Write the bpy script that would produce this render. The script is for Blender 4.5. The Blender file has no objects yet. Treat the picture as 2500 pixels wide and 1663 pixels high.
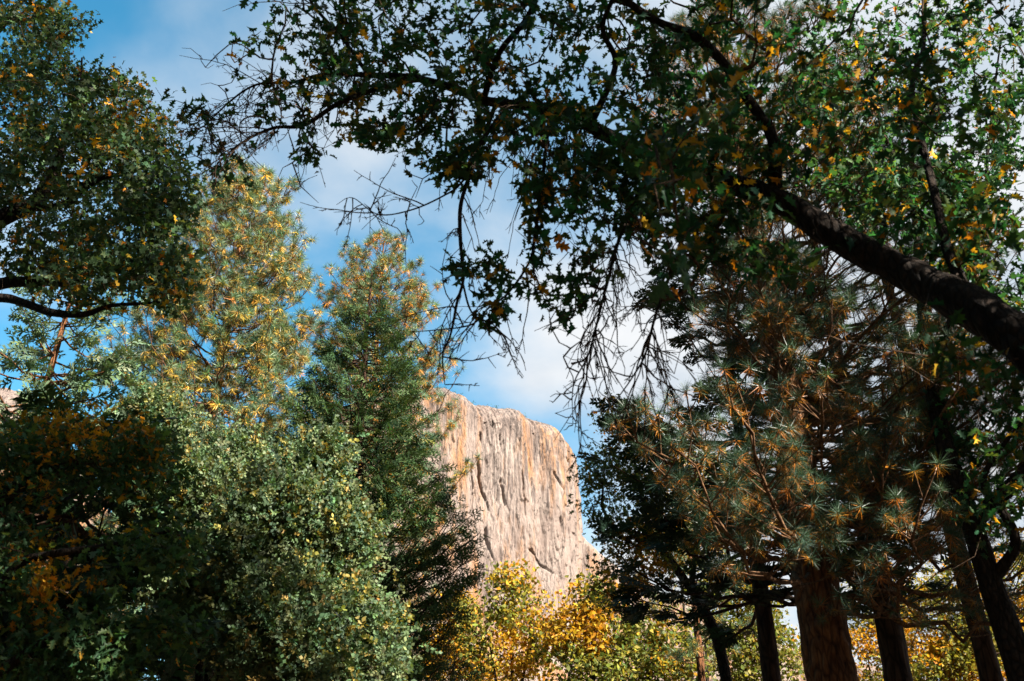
import bpy, math, random
import numpy as np
from math import radians, sin, cos, pi

# ------------------------------------------------------------------ camera
scene = bpy.context.scene
COL = scene.collection
PITCH = radians(29.0)
FPX, W0, H0 = 2430.0, 2500.0, 1663.0
CAM = np.array([0.0, 0.0, 1.6])
cam_d = bpy.data.cameras.new("camera")
cam = bpy.data.objects.new("camera", cam_d)
COL.objects.link(cam)
cam.location = CAM
cam.rotation_euler = (pi / 2 + PITCH, 0, 0)
cam_d.sensor_width = 36.0
cam_d.lens = FPX / W0 * 36.0
cam_d.clip_start = 0.05
cam_d.clip_end = 20000
cam_d.dof.use_dof = True
cam_d.dof.focus_distance = 24.0
cam_d.dof.aperture_fstop = 3.2
scene.camera = cam

# ------------------------------------------------------------------ light
SUN_AZ = radians(128)      # clockwise from +Y (view direction): right and a little behind
SUN_EL = radians(38)
to_sun = np.array([sin(SUN_AZ) * cos(SUN_EL), cos(SUN_AZ) * cos(SUN_EL), sin(SUN_EL)])
sun_d = bpy.data.lights.new("sun", 'SUN')
sun_d.energy = 5.0
sun_d.angle = radians(0.53)
sun_d.color = (1.0, 0.92, 0.82)
sun = bpy.data.objects.new("sun", sun_d)
COL.objects.link(sun)
from mathutils import Vector
sun.rotation_euler = Vector(to_sun).to_track_quat('Z', 'Y').to_euler()

world = bpy.data.worlds.new("World")
scene.world = world
world.use_nodes = True
nt = world.node_tree
for n in list(nt.nodes):
    nt.nodes.remove(n)
def wn(t, **k):
    n = nt.nodes.new(t)
    for a, b in k.items():
        setattr(n, a, b)
    return n
out = wn('ShaderNodeOutputWorld')
bg = wn('ShaderNodeBackground')
bg.inputs[1].default_value = 0.05
sky = wn('ShaderNodeTexSky', sky_type='NISHITA', sun_disc=False)
sky.sun_elevation = SUN_EL
sky.sun_rotation = SUN_AZ
sky.altitude = 1200
sky.air_density = 1.25
sky.dust_density = 0.35
sky.ozone_density = 1.2
tc = wn('ShaderNodeTexCoord')
sep = wn('ShaderNodeSeparateXYZ')
nt.links.new(tc.outputs['Generated'], sep.inputs[0])
mx = wn('ShaderNodeMath', operation='MAXIMUM'); mx.inputs[1].default_value = 0.03
nt.links.new(sep.outputs['Z'], mx.inputs[0])
ad = wn('ShaderNodeMath', operation='ADD'); ad.inputs[1].default_value = 0.12
nt.links.new(mx.outputs[0], ad.inputs[0])
dx = wn('ShaderNodeMath', operation='DIVIDE'); dy = wn('ShaderNodeMath', operation='DIVIDE')
nt.links.new(sep.outputs['X'], dx.inputs[0]); nt.links.new(ad.outputs[0], dx.inputs[1])
nt.links.new(sep.outputs['Y'], dy.inputs[0]); nt.links.new(ad.outputs[0], dy.inputs[1])
cmb = wn('ShaderNodeCombineXYZ')
nt.links.new(dx.outputs[0], cmb.inputs[0]); nt.links.new(dy.outputs[0], cmb.inputs[1])
mp = wn('ShaderNodeMapping')
CLOUD_OFF = (0.0, 0.0, 3.1)
mp.inputs['Location'].default_value = CLOUD_OFF
nt.links.new(cmb.outputs[0], mp.inputs[0])
n1 = wn('ShaderNodeTexNoise'); n1.inputs['Scale'].default_value = 1.15; n1.inputs['Detail'].default_value = 9
n1.inputs['Roughness'].default_value = 0.5; n1.inputs['Distortion'].default_value = 0.25
n2 = wn('ShaderNodeTexNoise'); n2.inputs['Scale'].default_value = 2.6; n2.inputs['Detail'].default_value = 6
nt.links.new(mp.outputs[0], n1.inputs['Vector']); nt.links.new(mp.outputs[0], n2.inputs['Vector'])
# a broad bank of cloud over the right half of the sky, clear air to the left
bank = wn('ShaderNodeMath', operation='MULTIPLY_ADD'); bank.inputs[1].default_value = 0.45; bank.inputs[2].default_value = -0.045
nt.links.new(dx.outputs[0], bank.inputs[0])
bcl = wn('ShaderNodeClamp'); bcl.inputs['Min'].default_value = -0.17; bcl.inputs['Max'].default_value = 0.13
nt.links.new(bank.outputs[0], bcl.inputs[0])
sm = wn('ShaderNodeMath', operation='ADD')
nt.links.new(n1.outputs['Fac'], sm.inputs[0]); nt.links.new(bcl.outputs[0], sm.inputs[1])
cov = wn('ShaderNodeMapRange'); cov.interpolation_type = 'SMOOTHSTEP'
cov.inputs['From Min'].default_value = 0.33; cov.inputs['From Max'].default_value = 0.60
nt.links.new(sm.outputs[0], cov.inputs[0])
cr = wn('ShaderNodeValToRGB')
cr.color_ramp.elements[0].position = 0.32; cr.color_ramp.elements[0].color = (2.7, 3.2, 3.75, 1)
cr.color_ramp.elements[1].position = 0.62; cr.color_ramp.elements[1].color = (4.6, 4.65, 4.7, 1)
nt.links.new(n2.outputs['Fac'], cr.inputs[0])
mixc = wn('ShaderNodeMix', data_type='RGBA')
nt.links.new(cov.outputs[0], mixc.inputs['Factor'])
hsv = wn('ShaderNodeHueSaturation'); hsv.inputs['Hue'].default_value = 0.476; hsv.inputs['Saturation'].default_value = 1.35; hsv.inputs['Value'].default_value = 1.2
nt.links.new(sky.outputs[0], hsv.inputs['Color']); nt.links.new(hsv.outputs[0], mixc.inputs['A']); nt.links.new(cr.outputs[0], mixc.inputs['B'])
nt.links.new(mixc.outputs['Result'], bg.inputs[0]); nt.links.new(bg.outputs[0], out.inputs[0])

vs = scene.view_settings
vs.view_transform = 'Standard'
vs.look = 'None'
vs.gamma = 1.0
vs.exposure = 2.1
vs.use_curve_mapping = False
scene.cycles.transparent_max_bounces = 4
scene.cycles.max_bounces = 4
scene.cycles.diffuse_bounces = 2
scene.cycles.transmission_bounces = 4

# ------------------------------------------------------------------ helpers
UPV = np.array([0, -sin(PITCH), cos(PITCH)])
FWD = np.array([0, cos(PITCH), sin(PITCH)])
RGT = np.array([1.0, 0, 0])

def P(x, y, D):
    """point on the pixel ray (2500x1663 photo pixels) at ground depth D (metres along +Y)"""
    x, y, D = np.broadcast_arrays(np.asarray(x, float), np.asarray(y, float), np.asarray(D, float))
    d = FWD + RGT * ((x - W0 / 2) / FPX)[..., None] + UPV * ((H0 / 2 - y) / FPX)[..., None]
    return CAM + d * (D / d[..., 1])[..., None]

def proj(p):
    q = np.asarray(p) - CAM
    z = q @ FWD
    z = np.where(np.abs(z) < 1e-6, 1e-6, z)
    return np.stack([W0 / 2 + q @ RGT / z * FPX, H0 / 2 - q @ UPV / z * FPX, z], -1)

def in_frame(p, m=0):
    q = proj(p)
    return (q[..., 2] > 0.2) & (q[..., 0] > -m) & (q[..., 0] < W0 + m) & (q[..., 1] > -m) & (q[..., 1] < H0 + m)

def unit(v):
    return v / (np.linalg.norm(v, axis=-1, keepdims=True) + 1e-9)

def mesh(name, V, F, mat, C=None, smooth=False):
    """V (n,3), F (m,3) or (m,4) int, C (n,3) point colours"""
    V = np.ascontiguousarray(V, np.float32); F = np.ascontiguousarray(F, np.int32)
    k = F.shape[1]
    me = bpy.data.meshes.new(name)
    me.vertices.add(len(V)); me.vertices.foreach_set('co', V.ravel())
    me.loops.add(F.size); me.loops.foreach_set('vertex_index', F.ravel())
    me.polygons.add(len(F))
    me.polygons.foreach_set('loop_start', np.arange(0, F.size, k, dtype=np.int32))
    try:
        me.polygons.foreach_set('loop_total', np.full(len(F), k, np.int32))
    except Exception:
        pass
    if smooth:
        me.polygons.foreach_set('use_smooth', np.ones(len(F), bool))
    if C is not None:
        a = me.color_attributes.new('Col', 'FLOAT_COLOR', 'POINT')
        a.data.foreach_set('color', np.concatenate([C, np.ones((len(C), 1))], 1).astype(np.float32).ravel())
    me.update(calc_edges=True)
    me.materials.append(mat)
    return me

def link(name, me, parent=None, kind=None):
    o = bpy.data.objects.new(name, me)
    COL.objects.link(o)
    if parent is not None:
        o.parent = parent
        if me is None or True:
            o.matrix_parent_inverse.identity()
    if kind:
        o['kind'] = kind
    return o

def thing(name, label, cat, loc, group=None):
    o = bpy.data.objects.new(name, None)
    COL.objects.link(o)
    o.location = loc
    o.empty_display_size = 0.3
    o['label'] = label
    o['category'] = cat
    if group:
        o['group'] = group
    o['_o'] = [float(v) for v in loc]
    return o

def part(name, V, F, mat, root, C=None, smooth=False, kind=None):
    off = np.array(root['_o'])
    return link(name, mesh(name, np.asarray(V) - off, F, mat, C, smooth), root, kind)

def tubes(paths, sides=5):
    """list of (pts (k,3), radii (k,)) -> V, F(quads)"""
    Vs, Fs, off = [], [], 0
    ang = np.arange(sides) * 2 * pi / sides
    ca, sa = np.cos(ang), np.sin(ang)
    for pts, rad in paths:
        pts = np.asarray(pts, float); rad = np.asarray(rad, float)
        k = len(pts)
        t = unit(np.gradient(pts, axis=0))
        ref = np.array([0, 0, 1.0]) if abs(t[:, 2]).mean() < 0.8 else np.array([1.0, 0, 0])
        a = unit(np.cross(t, ref)); b = np.cross(t, a)
        ring = pts[:, None] + rad[:, None, None] * (a[:, None] * ca[None, :, None] + b[:, None] * sa[None, :, None])
        Vs.append(ring.reshape(-1, 3))
        i = np.arange(k - 1)[:, None] * sides; j = np.arange(sides)[None]
        j2 = (j + 1) % sides
        Fs.append(np.stack([i + j, i + j2, i + sides + j2, i + sides + j], -1).reshape(-1, 4) + off)
        off += k * sides
    return np.concatenate(Vs), np.concatenate(Fs)

def vnoise(p, seed=0):
    """cheap smooth 3d value noise, p (n,3) -> [-1,1]"""
    p = np.asarray(p, float)
    i = np.floor(p).astype(np.int64); f = p - i
    f = f * f * (3 - 2 * f)
    def h(a, b, c):
        n = (a * 73856093) ^ (b * 19349663) ^ (c * 83492791) ^ (seed * 2654435761)
        n = (n ^ (n >> 13)) * 1274126177
        n = n ^ (n >> 16)
        return (n & 0xffff) / 32767.5 - 1
    r = 0
    for a in (0, 1):
        for b in (0, 1):
            for c in (0, 1):
                w = (f[..., 0] if a else 1 - f[..., 0]) * (f[..., 1] if b else 1 - f[..., 1]) * (f[..., 2] if c else 1 - f[..., 2])
                r = r + w * h(i[..., 0] + a, i[..., 1] + b, i[..., 2] + c)
    return r

def fbm(p, octv=4, seed=0, gain=0.5):
    s, a = 0, 1
    for o in range(octv):
        s = s + a * vnoise(np.asarray(p) * 2 ** o, seed + o * 7)
        a *= gain
    return s

def smooth_path(pts, n):
    """Catmull-Rom resample of control rows (any width) to n rows"""
    pts = np.asarray(pts, float)
    k = len(pts)
    ext = np.vstack([2 * pts[0] - pts[1], pts, 2 * pts[-1] - pts[-2]])
    t = np.linspace(0, k - 1 - 1e-6, n)
    i = t.astype(int); f = (t - i)[:, None]
    p0, p1, p2, p3 = ext[i], ext[i + 1], ext[i + 2], ext[i + 3]
    return 0.5 * (2 * p1 + (p2 - p0) * f + (2 * p0 - 5 * p1 + 4 * p2 - p3) * f ** 2 + (3 * p1 - p0 - 3 * p2 + p3) * f ** 3)

def bark_tube(pts, rad, sides=24, rough=0.06, seed=0, freq=5.0):
    """thick trunk or limb with uneven ridged skin"""
    V, F = tubes([(pts, rad)], sides)
    c = np.repeat(np.asarray(pts), sides, 0); r = np.repeat(np.asarray(rad), sides)
    d = V - c
    q = V * np.array([freq, freq, freq * 0.35])
    ridg = 1 - np.abs(fbm(q, 3, seed)) * 1.6
    V = c + d * (1 + rough * ridg + rough * 1.2 * fbm(V * 1.3, 2, seed + 3))[:, None]
    return V, F

# ------------------------------------------------------------------ materials
def new_mat(name):
    m = bpy.data.materials.new(name)
    m.use_nodes = True
    t = m.node_tree
    for n in list(t.nodes):
        t.nodes.remove(n)
    o = t.nodes.new('ShaderNodeOutputMaterial')
    return m, t, o

def leaf_mat(name, trans=0.35, rough=0.5, spec=0.35, tint=(1.25, 1.2, 0.5)):
    m, t, o = new_mat(name)
    at = t.nodes.new('ShaderNodeAttribute'); at.attribute_name = 'Col'
    geo = t.nodes.new('ShaderNodeNewGeometry')
    nz = t.nodes.new('ShaderNodeTexNoise'); nz.inputs['Scale'].default_value = 9
    tcn = t.nodes.new('ShaderNodeTexCoord')
    t.links.new(tcn.outputs['Object'], nz.inputs['Vector'])
    hs = t.nodes.new('ShaderNodeHueSaturation')
    mr = t.nodes.new('ShaderNodeMapRange')
    mr.inputs['From Min'].default_value = 0.3; mr.inputs['From Max'].default_value = 0.7
    mr.inputs['To Min'].default_value = 0.75; mr.inputs['To Max'].default_value = 1.25
    t.links.new(nz.outputs['Fac'], mr.inputs[0]); t.links.new(mr.outputs[0], hs.inputs['Value'])
    t.links.new(at.outputs['Color'], hs.inputs['Color'])
    b = t.nodes.new('ShaderNodeBsdfPrincipled')
    b.inputs['Roughness'].default_value = rough
    b.inputs['Specular IOR Level'].default_value = spec
    t.links.new(hs.outputs[0], b.inputs['Base Color'])
    tr = t.nodes.new('ShaderNodeBsdfTranslucent')
    mu = t.nodes.new('ShaderNodeMix'); mu.data_type = 'RGBA'; mu.blend_type = 'MULTIPLY'
    mu.inputs['Factor'].default_value = 1
    mu.inputs['B'].default_value = (*tint, 1)
    t.links.new(hs.outputs[0], mu.inputs['A']); t.links.new(mu.outputs['Result'], tr.inputs['Color'])
    ms = t.nodes.new('ShaderNodeMixShader'); ms.inputs[0].default_value = trans
    t.links.new(b.outputs[0], ms.inputs[1]); t.links.new(tr.outputs[0], ms.inputs[2])
    t.links.new(ms.outputs[0], o.inputs[0])
    return m

def bark_mat(name, c0, c1, scale=(14, 14, 3), bump=0.6, dist=0.04):
    m, t, o = new_mat(name)
    tcn = t.nodes.new('ShaderNodeTexCoord')
    mpn = t.nodes.new('ShaderNodeMapping'); mpn.inputs['Scale'].default_value = scale
    t.links.new(tcn.outputs['Object'], mpn.inputs[0])
    nz = t.nodes.new('ShaderNodeTexNoise'); nz.inputs['Scale'].default_value = 1; nz.inputs['Detail'].default_value = 7
    nz.inputs['Roughness'].default_value = 0.65
    vo = t.nodes.new('ShaderNodeTexVoronoi'); vo.feature = 'DISTANCE_TO_EDGE'; vo.inputs['Scale'].default_value = 0.8
    t.links.new(mpn.outputs[0], nz.inputs['Vector']); t.links.new(mpn.outputs[0], vo.inputs['Vector'])
    r = t.nodes.new('ShaderNodeValToRGB')
    r.color_ramp.elements[0].position = 0.33; r.color_ramp.elements[0].color = (*c0, 1)
    r.color_ramp.elements[1].position = 0.68; r.color_ramp.elements[1].color = (*c1, 1)
    t.links.new(nz.outputs['Fac'], r.inputs[0])
    fr = t.nodes.new('ShaderNodeMapRange'); fr.inputs['From Min'].default_value = 0.0; fr.inputs['From Max'].default_value = 0.16
    fr.inputs['To Min'].default_value = 0.35
    t.links.new(vo.outputs['Distance'], fr.inputs[0])
    hv = t.nodes.new('ShaderNodeHueSaturation')
    t.links.new(fr.outputs[0], hv.inputs['Value'])
    mm = t.nodes.new('ShaderNodeMath'); mm.operation = 'MULTIPLY_ADD'
    mm.inputs[1].default_value = 1.6
    t.links.new(vo.outputs['Distance'], mm.inputs[0]); t.links.new(nz.outputs['Fac'], mm.inputs[2])
    bp = t.nodes.new('ShaderNodeBump'); bp.inputs['Strength'].default_value = bump; bp.inputs['Distance'].default_value = dist
    t.links.new(mm.outputs[0], bp.inputs['Height'])
    b = t.nodes.new('ShaderNodeBsdfPrincipled'); b.inputs['Roughness'].default_value = 0.9
    b.inputs['Specular IOR Level'].default_value = 0.15
    t.links.new(r.outputs[0], hv.inputs['Color']); t.links.new(hv.outputs[0], b.inputs['Base Color']); t.links.new(bp.outputs[0], b.inputs['Normal'])
    t.links.new(b.outputs[0], o.inputs[0])
    return m

M_oak = leaf_mat('oak_leaf', 0.38, spec=.12)
M_small = leaf_mat('small_leaf', 0.25, rough=0.5, spec=0.15)
M_yel = leaf_mat('autumn_leaf', 0.42, spec=.12, tint=(1.2, 1.1, 0.6))
M_ndl = leaf_mat('pine_needle', 0.15, rough=0.4, spec=0.25)
M_ced = leaf_mat('cedar_spray', 0.15, rough=0.55, spec=0.12)
M_oakbark = bark_mat('oak_bark', (0.008, 0.006, 0.004), (0.050, 0.033, 0.022), (22, 22, 9), 1.0, 0.09)
M_twig = bark_mat('twig_bark', (0.03, 0.018, 0.012), (0.12, 0.075, 0.045), (20, 20, 20), 0.2, 0.01)
M_pinebark = bark_mat('pine_bark', (0.05, 0.020, 0.010), (0.27, 0.115, 0.045), (15, 15, 4.0), 1.0, 0.07)
M_pinebranch = bark_mat('pine_branch_bark', (0.07, 0.035, 0.018), (0.22, 0.12, 0.06), (18, 18, 18), 0.3, 0.01)
M_firbark = bark_mat('fir_bark', (0.02, 0.012, 0.008), (0.09, 0.05, 0.03), (12, 12, 3), 0.8, 0.03)

# ------------------------------------------------------------------ leaf templates (length along +Y, face +Z)
def tpl_oak(fold=.28, curl=.16, wide=1.0, twist=0.0):
    m = [(0, -0.22), (0, 0.0), (0, .3), (0, .55), (0, .78), (0, 1.0)]
    h = [(.24, .18), (.12, .32), (.36, .52), (.14, .58), (.25, .84), (.10, .80)]
    V = [(x, y, 0) for x, y in m] + [(x, y, 0) for x, y in h] + [(-x, y, 0) for x, y in h]
    V = np.array(V, float)
    V[:, 2] = np.abs(V[:, 0]) * fold - curl * V[:, 1] ** 2 + twist * V[:, 0] * V[:, 1]
    V[:, 0] *= wide
    F = []
    for s in (6, 12):
        l1, v1, l2, v2, l3, v3 = range(s, s + 6)
        tr = [(1, l1, v1), (1, v1, 2), (2, v1, v2), (v1, l2, v2), (2, v2, 3), (3, v2, v3), (v2, l3, v3), (3, v3, 4), (4, v3, 5)]
        if s == 12:
            tr = [(a, c, b) for a, b, c in tr]
        F += tr
    V = np.vstack([V, [(0.012, 0, 0), (-0.012, 0, 0)]])
    F.append((0, 18, 19))
    return V, np.array(F)

def tpl_oak_low():
    V = np.array([(0, 0, 0), (.30, .22, .06), (.10, .38, .02), (.36, .62, .05), (.08, .66, 0), (0, 1, -.12),
                  (-.08, .66, 0), (-.36, .62, .05), (-.10, .38, .02), (-.30, .22, .06)], float)
    F = np.array([(0, 1, 2), (0, 2, 8), (0, 8, 9), (2, 3, 4), (2, 4, 6), (2, 6, 8), (8, 6, 7), (4, 5, 6)])
    return V, F

def tpl_far():
    V = np.array([(0, 0, 0), (.34, .45, .06), (0, .60, 0), (0, 1, -.1), (-.34, .45, .06)], float)
    return V, np.array([(0, 1, 2), (0, 2, 4), (1, 3, 2), (2, 3, 4)])

def tpl_shoot(n=13, seed=1, L=1.0, lw=0.11, ll=0.30):
    """a short leafy shoot with n small pointed leaves"""
    r = np.random.default_rng(seed)
    V, F = [], []
    for i in range(n):
        t = (i + 0.5) / n
        a = i * 2.4 + r.uniform(-.4, .4)
        base = np.array([0, t * L, 0])
        d = unit(np.array([cos(a), 0.7 + 0.5 * t, sin(a)]))
        s = unit(np.cross(d, np.array([r.uniform(-.5, .5), 0.4, 1.0])))
        l = ll * r.uniform(.7, 1.15)
        k = len(V)
        V += [base, base + d * l * .5 + s * lw, base + d * l, base + d * l * .5 - s * lw]
        F += [(k, k + 1, k + 2), (k, k + 2, k + 3)]
    return np.array(V), np.array(F)

def tpl_tuft(n=40, seed=1, w=0.032, back=0.20, spread=1.0):
    """pine needle tuft; unit needle length, axis +Y; last part of the needles are old ones hanging back.
    returns V, F, old flag per vertex"""
    r = np.random.default_rng(seed)
    V, F, old = [], [], []
    for i in range(n):
        a = r.uniform(0, 2 * pi)
        isold = i < n * back
        if isold:
            th = r.uniform(1.5, 2.7); l = r.uniform(.6, .95); base = -0.25 * r.random()
        else:
            th = math.acos(1 - r.random() * (1.05 * spread)); l = r.uniform(.75, 1.05); base = -0.42 * r.random() ** 1.5 + .06
        d = np.array([sin(th) * cos(a), cos(th), sin(th) * sin(a)])
        s = unit(np.cross(d, r.normal(size=3)))
        b = np.array([0, base, 0])
        k = len(V)
        mid = b + d * l * 0.55
        tip = b + d * l + np.array([0, 0, -0.10 if isold else -0.03])
        V += [b + d * l * .12 + s * w, tip, b + d * l * .12 - s * w]
        F += [(k, k + 1, k + 2)]
        old += [isold] * 3
    return np.array(V), np.array(F), np.array(old)

def tpl_spray(seed=1, nb=6, w=0.05):
    """flat cedar / fir spray: axis +Y, side branchlets each with short scales"""
    r = np.random.default_rng(seed)
    V, F = [], []
    def blade(p, d, l, ww):
        s = np.array([-d[1], d[0], 0]) * ww
        k = len(V)
        V.extend([p, p + d * l * .45 + s, p + d * l, p + d * l * .45 - s])
        F.extend([(k, k + 1, k + 2), (k, k + 2, k + 3)])
    blade(np.zeros(3), np.array([0, 1.0, 0]), 1.0, w * .7)
    for i in range(nb):
        t = 0.12 + 0.8 * i / nb
        for s in (-1, 1):
            a = s * r.uniform(.55, .85)
            d = np.array([sin(a), cos(a), r.uniform(-.25, .10)])
            l = (0.55 * (1 - t * .75)) * r.uniform(.8, 1.2)
            p = np.array([0, t, 0.0])
            blade(p, d, l, w)
            a2 = a + s * .6
            d2 = np.array([sin(a2), cos(a2), r.uniform(-.2, .1)])
            blade(p + d * l * .4, d2, l * .5, w * .8)
    V = np.array(V, float)
    V[:, 2] -= 0.18 * V[:, 1] ** 2
    return V, np.array(F)

T_OAK = [tpl_oak(), tpl_oak(.75, .35, .82, .25), tpl_oak(.1, -.15, 1.1, -.3), tpl_oak(1.1, .55, .9, .5)]
T_OAKL = tpl_oak_low()
T_FAR = tpl_far()
def as_list(T):
    return T if isinstance(T, list) else [T]
T_SHOOT = [tpl_shoot(9, s, lw=.125, ll=.33) for s in range(3)]
T_TUFT = [tpl_tuft(58, s, w=.027, spread=.8 + .25 * s) for s in range(3)]
T_TUFTG = [tpl_tuft(58, s + 20, w=.027, back=.36, spread=.8 + .25 * s) for s in range(3)]
T_TUFTN = [tpl_tuft(84, s + 10, spread=.75 + .3 * s, w=0.015, back=0.28) for s in range(3)]
T_SPRAY = [tpl_spray(s) for s in range(3)]
T_FINE = [tpl_spray(s + 5, nb=3, w=.055) for s in range(3)]
T_CED = [tpl_spray(s + 15, nb=3, w=.036) for s in range(3)]

def frames(d, n):
    """rotation matrices with columns X, Y=d, Z~n"""
    d = unit(d)
    x = unit(np.cross(d, n)); z = np.cross(x, d)
    return np.stack([x, d, z], -1)

def inst(T, pos, R, s, col):
    V, F = T[0], T[1]
    N, k = len(pos), len(V)
    VV = np.einsum('nij,kj->nki', R, V) * np.asarray(s).reshape(-1, 1, 1) + pos[:, None]
    FF = F[None] + (np.arange(N) * k)[:, None, None]
    if col.ndim == 2:
        CC = np.repeat(col, k, 0)
    else:
        CC = col.reshape(-1, 3)
    return VV.reshape(-1, 3), FF.reshape(-1, F.shape[1]), CC

def cat(parts):
    V, F, C, o = [], [], [], 0
    for v, f, c in parts:
        V.append(v); F.append(f + o); C.append(c); o += len(v)
    return np.concatenate(V), np.concatenate(F), np.concatenate(C)

def palette(rng, n, cols, weights, var=0.25):
    cols = np.array(cols, float)
    i = rng.choice(len(cols), n, p=np.array(weights) / np.sum(weights))
    return np.clip(cols[i] * (1 + var * rng.normal(size=(n, 1))) * (1 + 0.08 * rng.normal(size=(n, 3))), 0.004, 0.9)

# ------------------------------------------------------------------ tree growth: link targets to a skeleton
def grow(rng, nodes, dirs, targets, step=0.14, wob=0.16, droop=0.0, maxn=90000):
    """nodes (k,3) initial skeleton with directions; every target is joined to its nearest node by a bent twig.
    returns list of (index list) paths, node array, counts, tips"""
    N0 = len(nodes)
    buf = np.zeros((maxn, 3), np.float32); buf[:N0] = nodes
    dr = np.zeros((maxn, 3), np.float32); dr[:N0] = dirs
    par = np.full(maxn, -1, int)
    n = N0
    # order by distance from the skeleton
    dd = np.array([np.min(((nodes - t) ** 2).sum(1)) for t in targets])
    paths, tips = [], np.full(len(targets), -1)
    for ti in np.argsort(dd):
        t = targets[ti]
        j = int(np.argmin(((buf[:n] - t) ** 2).sum(1)))
        a = buf[j]
        L = float(np.linalg.norm(t - a))
        if L < 0.02:
            tips[ti] = j
            continue
        k = max(2, min(14, int(L / step)))
        c = a + dr[j] * L * 0.35 * max(0.0, 0.25 + 0.75 * float(dr[j] @ (t - a)) / L) + (t - a) * 0.3 + rng.normal(size=3) * L * wob + np.array([0, 0, droop * L])
        f = (np.arange(1, k + 1) / k)[:, None]
        pts = (1 - f) ** 2 * a + 2 * f * (1 - f) * c + f ** 2 * t
        if k > 2:
            pts[:-1] += rng.normal(size=(k - 1, 3)) * L * 0.022
        m = min(k, maxn - n)
        if m < k:
            break
        buf[n:n + k] = pts
        full = np.vstack([a, pts])
        dr[n:n + k] = unit(np.diff(full, axis=0))
        idx = np.arange(n, n + k)
        par[idx] = np.concatenate([[j], idx[:-1]])
        paths.append(np.concatenate([[j], idx]))
        tips[ti] = n + k - 1
        n += k
    cnt = np.zeros(n)
    tt = tips[tips >= 0]
    np.add.at(cnt, tt, 1)
    for i in range(n - 1, N0 - 1, -1):
        if par[i] >= 0:
            cnt[par[i]] += cnt[i]
    return paths, buf[:n], dr[:n], cnt, tips, par[:n]

def skel(paths3, n_per=40):
    pts, drs = [], []
    for p in paths3:
        p = np.asarray(p)[:, :3]
        pts.append(p); drs.append(unit(np.gradient(p, axis=0)))
    return np.concatenate(pts), np.concatenate(drs)

def twigs_mesh(paths, nodes, cnt, tip=0.0022, ex=0.45, rmax=0.08, sides=3):
    tl = []
    for idx in paths:
        r = np.minimum(tip * np.maximum(cnt[idx], 1) ** ex, rmax)
        r = r.copy(); r[0] = min(r[0], r[1] * 1.25)
        r[-1] *= 0.7
        tl.append((nodes[idx], r))
    return tubes(tl, sides)

def limb(ctrl, n=40, jit=0.0, seed=0):
    """ctrl rows (px, py, D, radius m) -> pts, radii"""
    c = np.array(ctrl, float)
    p3 = P(c[:, 0], c[:, 1], c[:, 2])
    s = smooth_path(np.column_stack([p3, c[:, 3]]), n)
    if jit:
        q = s[:, :3] * 1.7
        s[:, :3] += jit * np.stack([vnoise(q + 11 * k, seed + k) for k in range(3)], -1)
    return s[:, :3], np.maximum(s[:, 3], 0.002)

def limb3(ctrl, n=40):
    s = smooth_path(np.array(ctrl, float), n)
    return s[:, :3], np.maximum(s[:, 3], 0.002)

def ell(rng, cx, cy, rx, ry, D0, D1, n):
    a = rng.uniform(0, 2 * pi, n); r = np.sqrt(rng.random(n))
    return P(cx + rx * r * np.cos(a), cy + ry * r * np.sin(a), rng.uniform(D0, D1, n))

def ball(rng, c, r, n, shell=0.0):
    d = unit(rng.normal(size=(n, 3)))
    q = (shell ** 3 + (1 - shell ** 3) * rng.random(n)) ** (1 / 3)
    return np.asarray(c) + d * q[:, None] * np.asarray(r)

def leaves_at(rng, nodes, dirs, n_each, size, spread, droop=0.25, upn=0.7):
    """leaf positions, frames and scales around twig nodes"""
    N = len(nodes) * n_each
    b = np.repeat(nodes, n_each, 0); d = np.repeat(dirs, n_each, 0)
    pos = b + rng.normal(size=(N, 3)) * spread
    dr = unit(d * 0.6 + rng.normal(size=(N, 3)) * 0.8 + np.array([0, 0, -droop]))
    nn = unit(rng.normal(size=(N, 3)) * 0.75 + np.array([0, 0, upn]))
    return pos, frames(dr, nn), size * rng.uniform(.45, 1.3, N)

def split_leaves(root, T, pos, R, s, col, mat, nparts, pname, rest, kinds=4, rng=None):
    """the nparts leaves that show largest become parts; the others one stuff part"""
    if nparts:
        q = proj(pos)
        score = np.where(in_frame(pos), s / np.maximum(q[:, 2], .3), 0)
        top = np.argsort(-score)[:nparts]
        top = top[score[top] > 0]
        mask = np.zeros(len(pos), bool); mask[top] = True
        V, F = T[0], T[1]
        lum = col[top].reshape(len(top), -1)[:, 0]
        qs = np.quantile(lum, np.linspace(0, 1, kinds + 1)) if len(top) else []
        meshes = {}
        off = np.array(root['_o'])
        from mathutils import Matrix
        for i in top:
            v = col[i].reshape(-1)[0]
            k = int(np.clip(np.searchsorted(qs, v) - 1, 0, kinds - 1))
            if k not in meshes:
                c = col[i] if col[i].ndim == 2 else np.repeat(col[i][None], len(V), 0)
                meshes[k] = mesh(pname, V, F, mat, c)
            o = link(pname, meshes[k], root)
            M = np.eye(4); M[:3, :3] = R[i] * s[i]; M[:3, 3] = pos[i] - off
            o.matrix_local = Matrix(M.tolist())
        pos, R, s, col = pos[~mask], R[~mask], s[~mask], col[~mask]
    if len(pos):
        V, F, C = inst(T, pos, R, s, col)
        part(rest, V, F, mat, root, C, kind='stuff')

G1, G2, G3 = (0.020, 0.050, 0.022), (0.030, 0.085, 0.036), (0.055, 0.105, 0.035)
Y1, Y2, Y3 = (0.38, 0.21, 0.018), (0.48, 0.20, 0.012), (0.30, 0.10, 0.012)

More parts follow.
